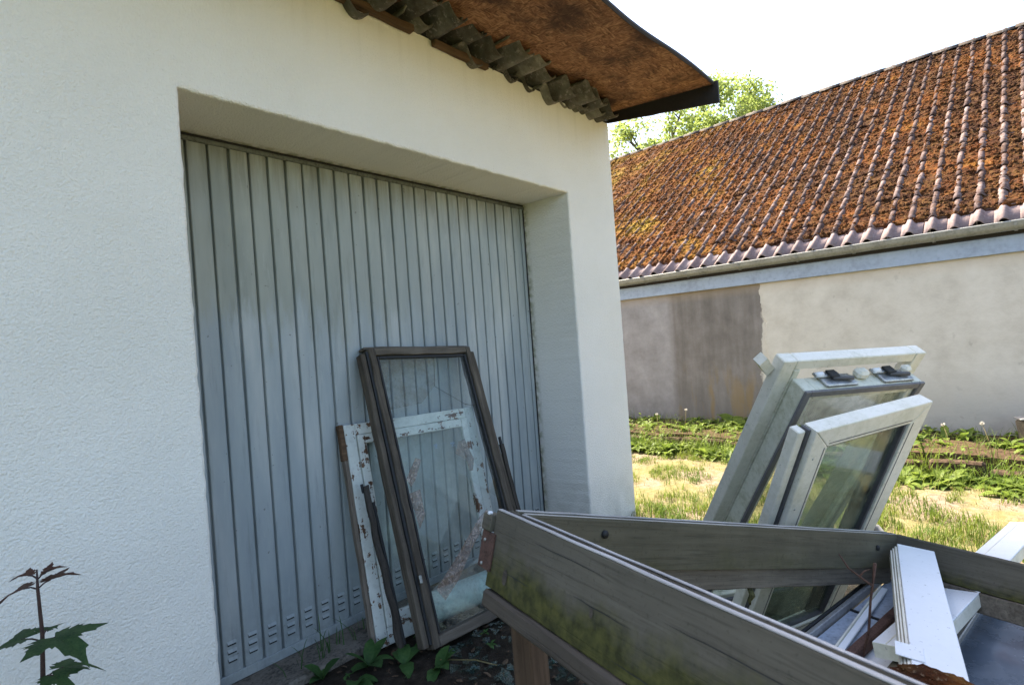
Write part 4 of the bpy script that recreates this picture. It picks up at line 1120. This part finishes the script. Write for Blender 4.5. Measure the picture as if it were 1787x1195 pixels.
# ================================================================== SHADED FOREGROUND PLANTS
random.seed(77)
maple = empty('maple_seedling', T(-.589, -.35, 0), 'young maple seedling with reddish tip leaves in front of white wall', 'seedling')
tube('stem', [(0.002, 0, 0), (.004, 0, .4), (.0, .0, .73), (.006, 0, .86), (.003, 0, .99), (.004, 0, 1.045)], [.0075, .007, .0062, .0052, .004, .002], STEMM, maple, 8)
def maple_leaf(base, tip, size, nrm, mat, stalk=True, fold=.25, droop=.25):
    """palmate five lobed leaf with toothed edge; base = stem joint, tip = direction of the midrib"""
    base, tip, nrm = Vector(base), Vector(tip).normalized(), Vector(nrm)
    side = tip.cross(nrm).normalized(); nrm = side.cross(tip)
    lobes = ((-2.15, .42), (-1.0, .80), (0, 1.0), (1.0, .80), (2.15, .42))
    pts = []
    N = 72
    for i in range(N):
        a = -math.pi + 2*math.pi*i/N
        r = .20
        for la, lr in lobes:
            dl = abs(a-la); r = max(r, lr*max(0, 1-(dl/.72))**.85, .46 if abs(a) < 1.9 else .30)
        if abs(a) > 2.75: r = .06
        r *= 1 + (.09 if i % 3 == 0 else -.05)
        pts.append((a, r*size))
    V, F = [], []
    pet = size*.55 if stalk else size*.1
    o0 = base + tip*pet*.8 + Vector((0, 0, pet*.25))
    def put(a, r):
        x, y = math.sin(a)*r, math.cos(a)*r
        return o0 + side*x + tip*y + nrm*(abs(x)*fold) + Vector((0, 0, -droop*((max(0, y)/size)**2)*size - .25*droop*abs(x)**2/size))
    V.append(o0)
    for fr in (.5, 1): V += [put(a, r*fr) for a, r in pts]
    for i in range(N):
        j = (i+1) % N; F.append((0, 1+i, 1+j)); F.append((1+i, 1+N+i, 1+N+j, 1+j))
    lf = pydata('leaf', V, F, mat, maple, True)
    tube('leaf_stalk', [base, base.lerp(o0, .5) + Vector((0, 0, .004)), o0], .0022, STEMM, lf, 6)
Rv, Fv = Vector((.656, -.755, 0)), Vector((.755, .656, 0))
maple_leaf((.006, 0, .835), Rv*.95 - Fv*.45 + Vector((0, 0, .10)), .15, (0, 0, 1), MAPLE, True, .10, .40)
maple_leaf((.006, 0, .840), -Rv*.95 - Fv*.15 + Vector((0, 0, -.05)), .12, (0, 0, 1), MAPLE, True, .15, .45)
maple_leaf((.006, 0, .850), Fv*.9 - Rv*.3 + Vector((0, 0, .1)), .06, (0, 0, 1), MAPLE, True, .2, .5)
maple_leaf((.003, 0, .990), Rv*.9 + Fv*.3 + Vector((0, 0, .30)), .075, (0, .2, 1), MAPRED, True, .35, .3)
maple_leaf((.003, 0, .990), -Rv*.9 - Fv*.2 + Vector((0, 0, -.10)), .075, (0, 0, 1), MAPRED, True, .2, .5)
maple_leaf((.003, 0, 1.015), Rv*.7 + Fv*.5 + Vector((0, 0, .35)), .05, (0, 0, 1), MAPRED, True, .45, .3)
maple_leaf((.003, 0, 1.02), -Rv*.8 - Fv*.1 + Vector((0, 0, .15)), .05, (0, 0, 1), MAPRED, True, .4, .4)
maple_leaf((.004, 0, .74), Rv*.9 - Fv*.3 + Vector((0, 0, -.1)), .085, (0, 0, 1), MAPLE, True, .1, .5)
maple_leaf((.004, 0, .735), Rv*.5 + Fv*.8 + Vector((0, 0, -.1)), .10, (0, 0, 1), MAPLE, True, .1, .5)
# docks at the foot of the windows
def docks(loc, n, L0, L1, label, seed):
    random.seed(seed)
    plant('dock_plant', loc, [(U(0, 6.28), U(.5, 2.2), U(L0, L1), U(.05, .085), U(.7, 1.9)) for i in range(n)], DOCK, label)
docks((.72, .06, 0), 6, .10, .17, 'small leafy plant at the foot of the white window', 1)
docks((.90, -.26, 0), 6, .09, .15, 'leafy plant at the foot of the dark timber window', 2)
docks((.84, -.08, 0), 5, .09, .15, 'leafy plant in the gap between both old window feet', 3)
docks((.52, .16, 0), 4, .08, .13, 'small plant with broad leaves by the door sill', 4)
docks((.60, -.02, 0), 5, .08, .14, 'low plant left of the white window in the dark soil', 5)
for i, (x, y) in enumerate(((.47, .335), (.62, .34), (.66, .33), (.72, .335), (.83, .30))):
    pass
def sill_blades():
    x = U(.35, .95); return x, .30 + U(-.04, .05), U(.5, 1.2)
grass_patch('sill_grass', 26, sill_blades, DOCK, .10, .22, 'few long grass blades in front of the door vents', .007, 61, lambda x, y: 0.03)
def shade_weeds(): return (U(.1, 3.0), U(-1.0, .15), 0.0), U(.4, 1.0)
weed_mass('shade_seedlings', 60, shade_weeds, DOCK, .03, .07, 'small green seedlings scattered on the dark soil', 62)
# litter: broken glass and dead leaves on the dark soil
random.seed(91)
V, F = [], []
for i in range(420):
    x, y = (U(.95, 2.1), U(-1.2, -.15)); s = U(.010, .045); a = U(0, 6.28); z = gz(x, y) + U(.004, .016); b = len(V); n = random.choice((3, 4, 5))
    tl = Vector((U(-.3, .3), U(-.3, .3), 1)).normalized(); u = tl.orthogonal().normalized(); w_ = tl.cross(u)
    q = [Vector((x, y, z)) + (u*math.cos(a+6.28*k/n) + w_*math.sin(a+6.28*k/n))*s*U(.5, 1.2) for k in range(n)]
    V += q + [p + tl*.003 for p in q]; F += [tuple(b+k for k in range(n))[::-1], tuple(b+n+k for k in range(n))] + [(b+k, b+(k+1) % n, b+n+(k+1) % n, b+n+k) for k in range(n)]
tag(pydata('broken_glass', V, F, SHARD), 'scattered broken glass shards on the dark soil', 'glass', kind='stuff')
V, F = [], []
for i in range(520):
    x, y = (U(.1, 2.4), U(-1.3, .28)); a = U(0, 6.28); L_ = U(.02, .055)
    leaf_geo(V, F, (x, y, gz(x, y)+U(.002, .015)), (math.cos(a), math.sin(a), U(-.1, .4)), L_, L_*U(.3, .7), U(0, 1.5), U(-.5, .6), 3)
tag(pydata('leaf_litter', V, F, plain('dead_leaf', (.10, .065, .04), .85, .15, .4, 30)), 'dead brown leaves littering the dark soil', 'leaf litter', kind='stuff')
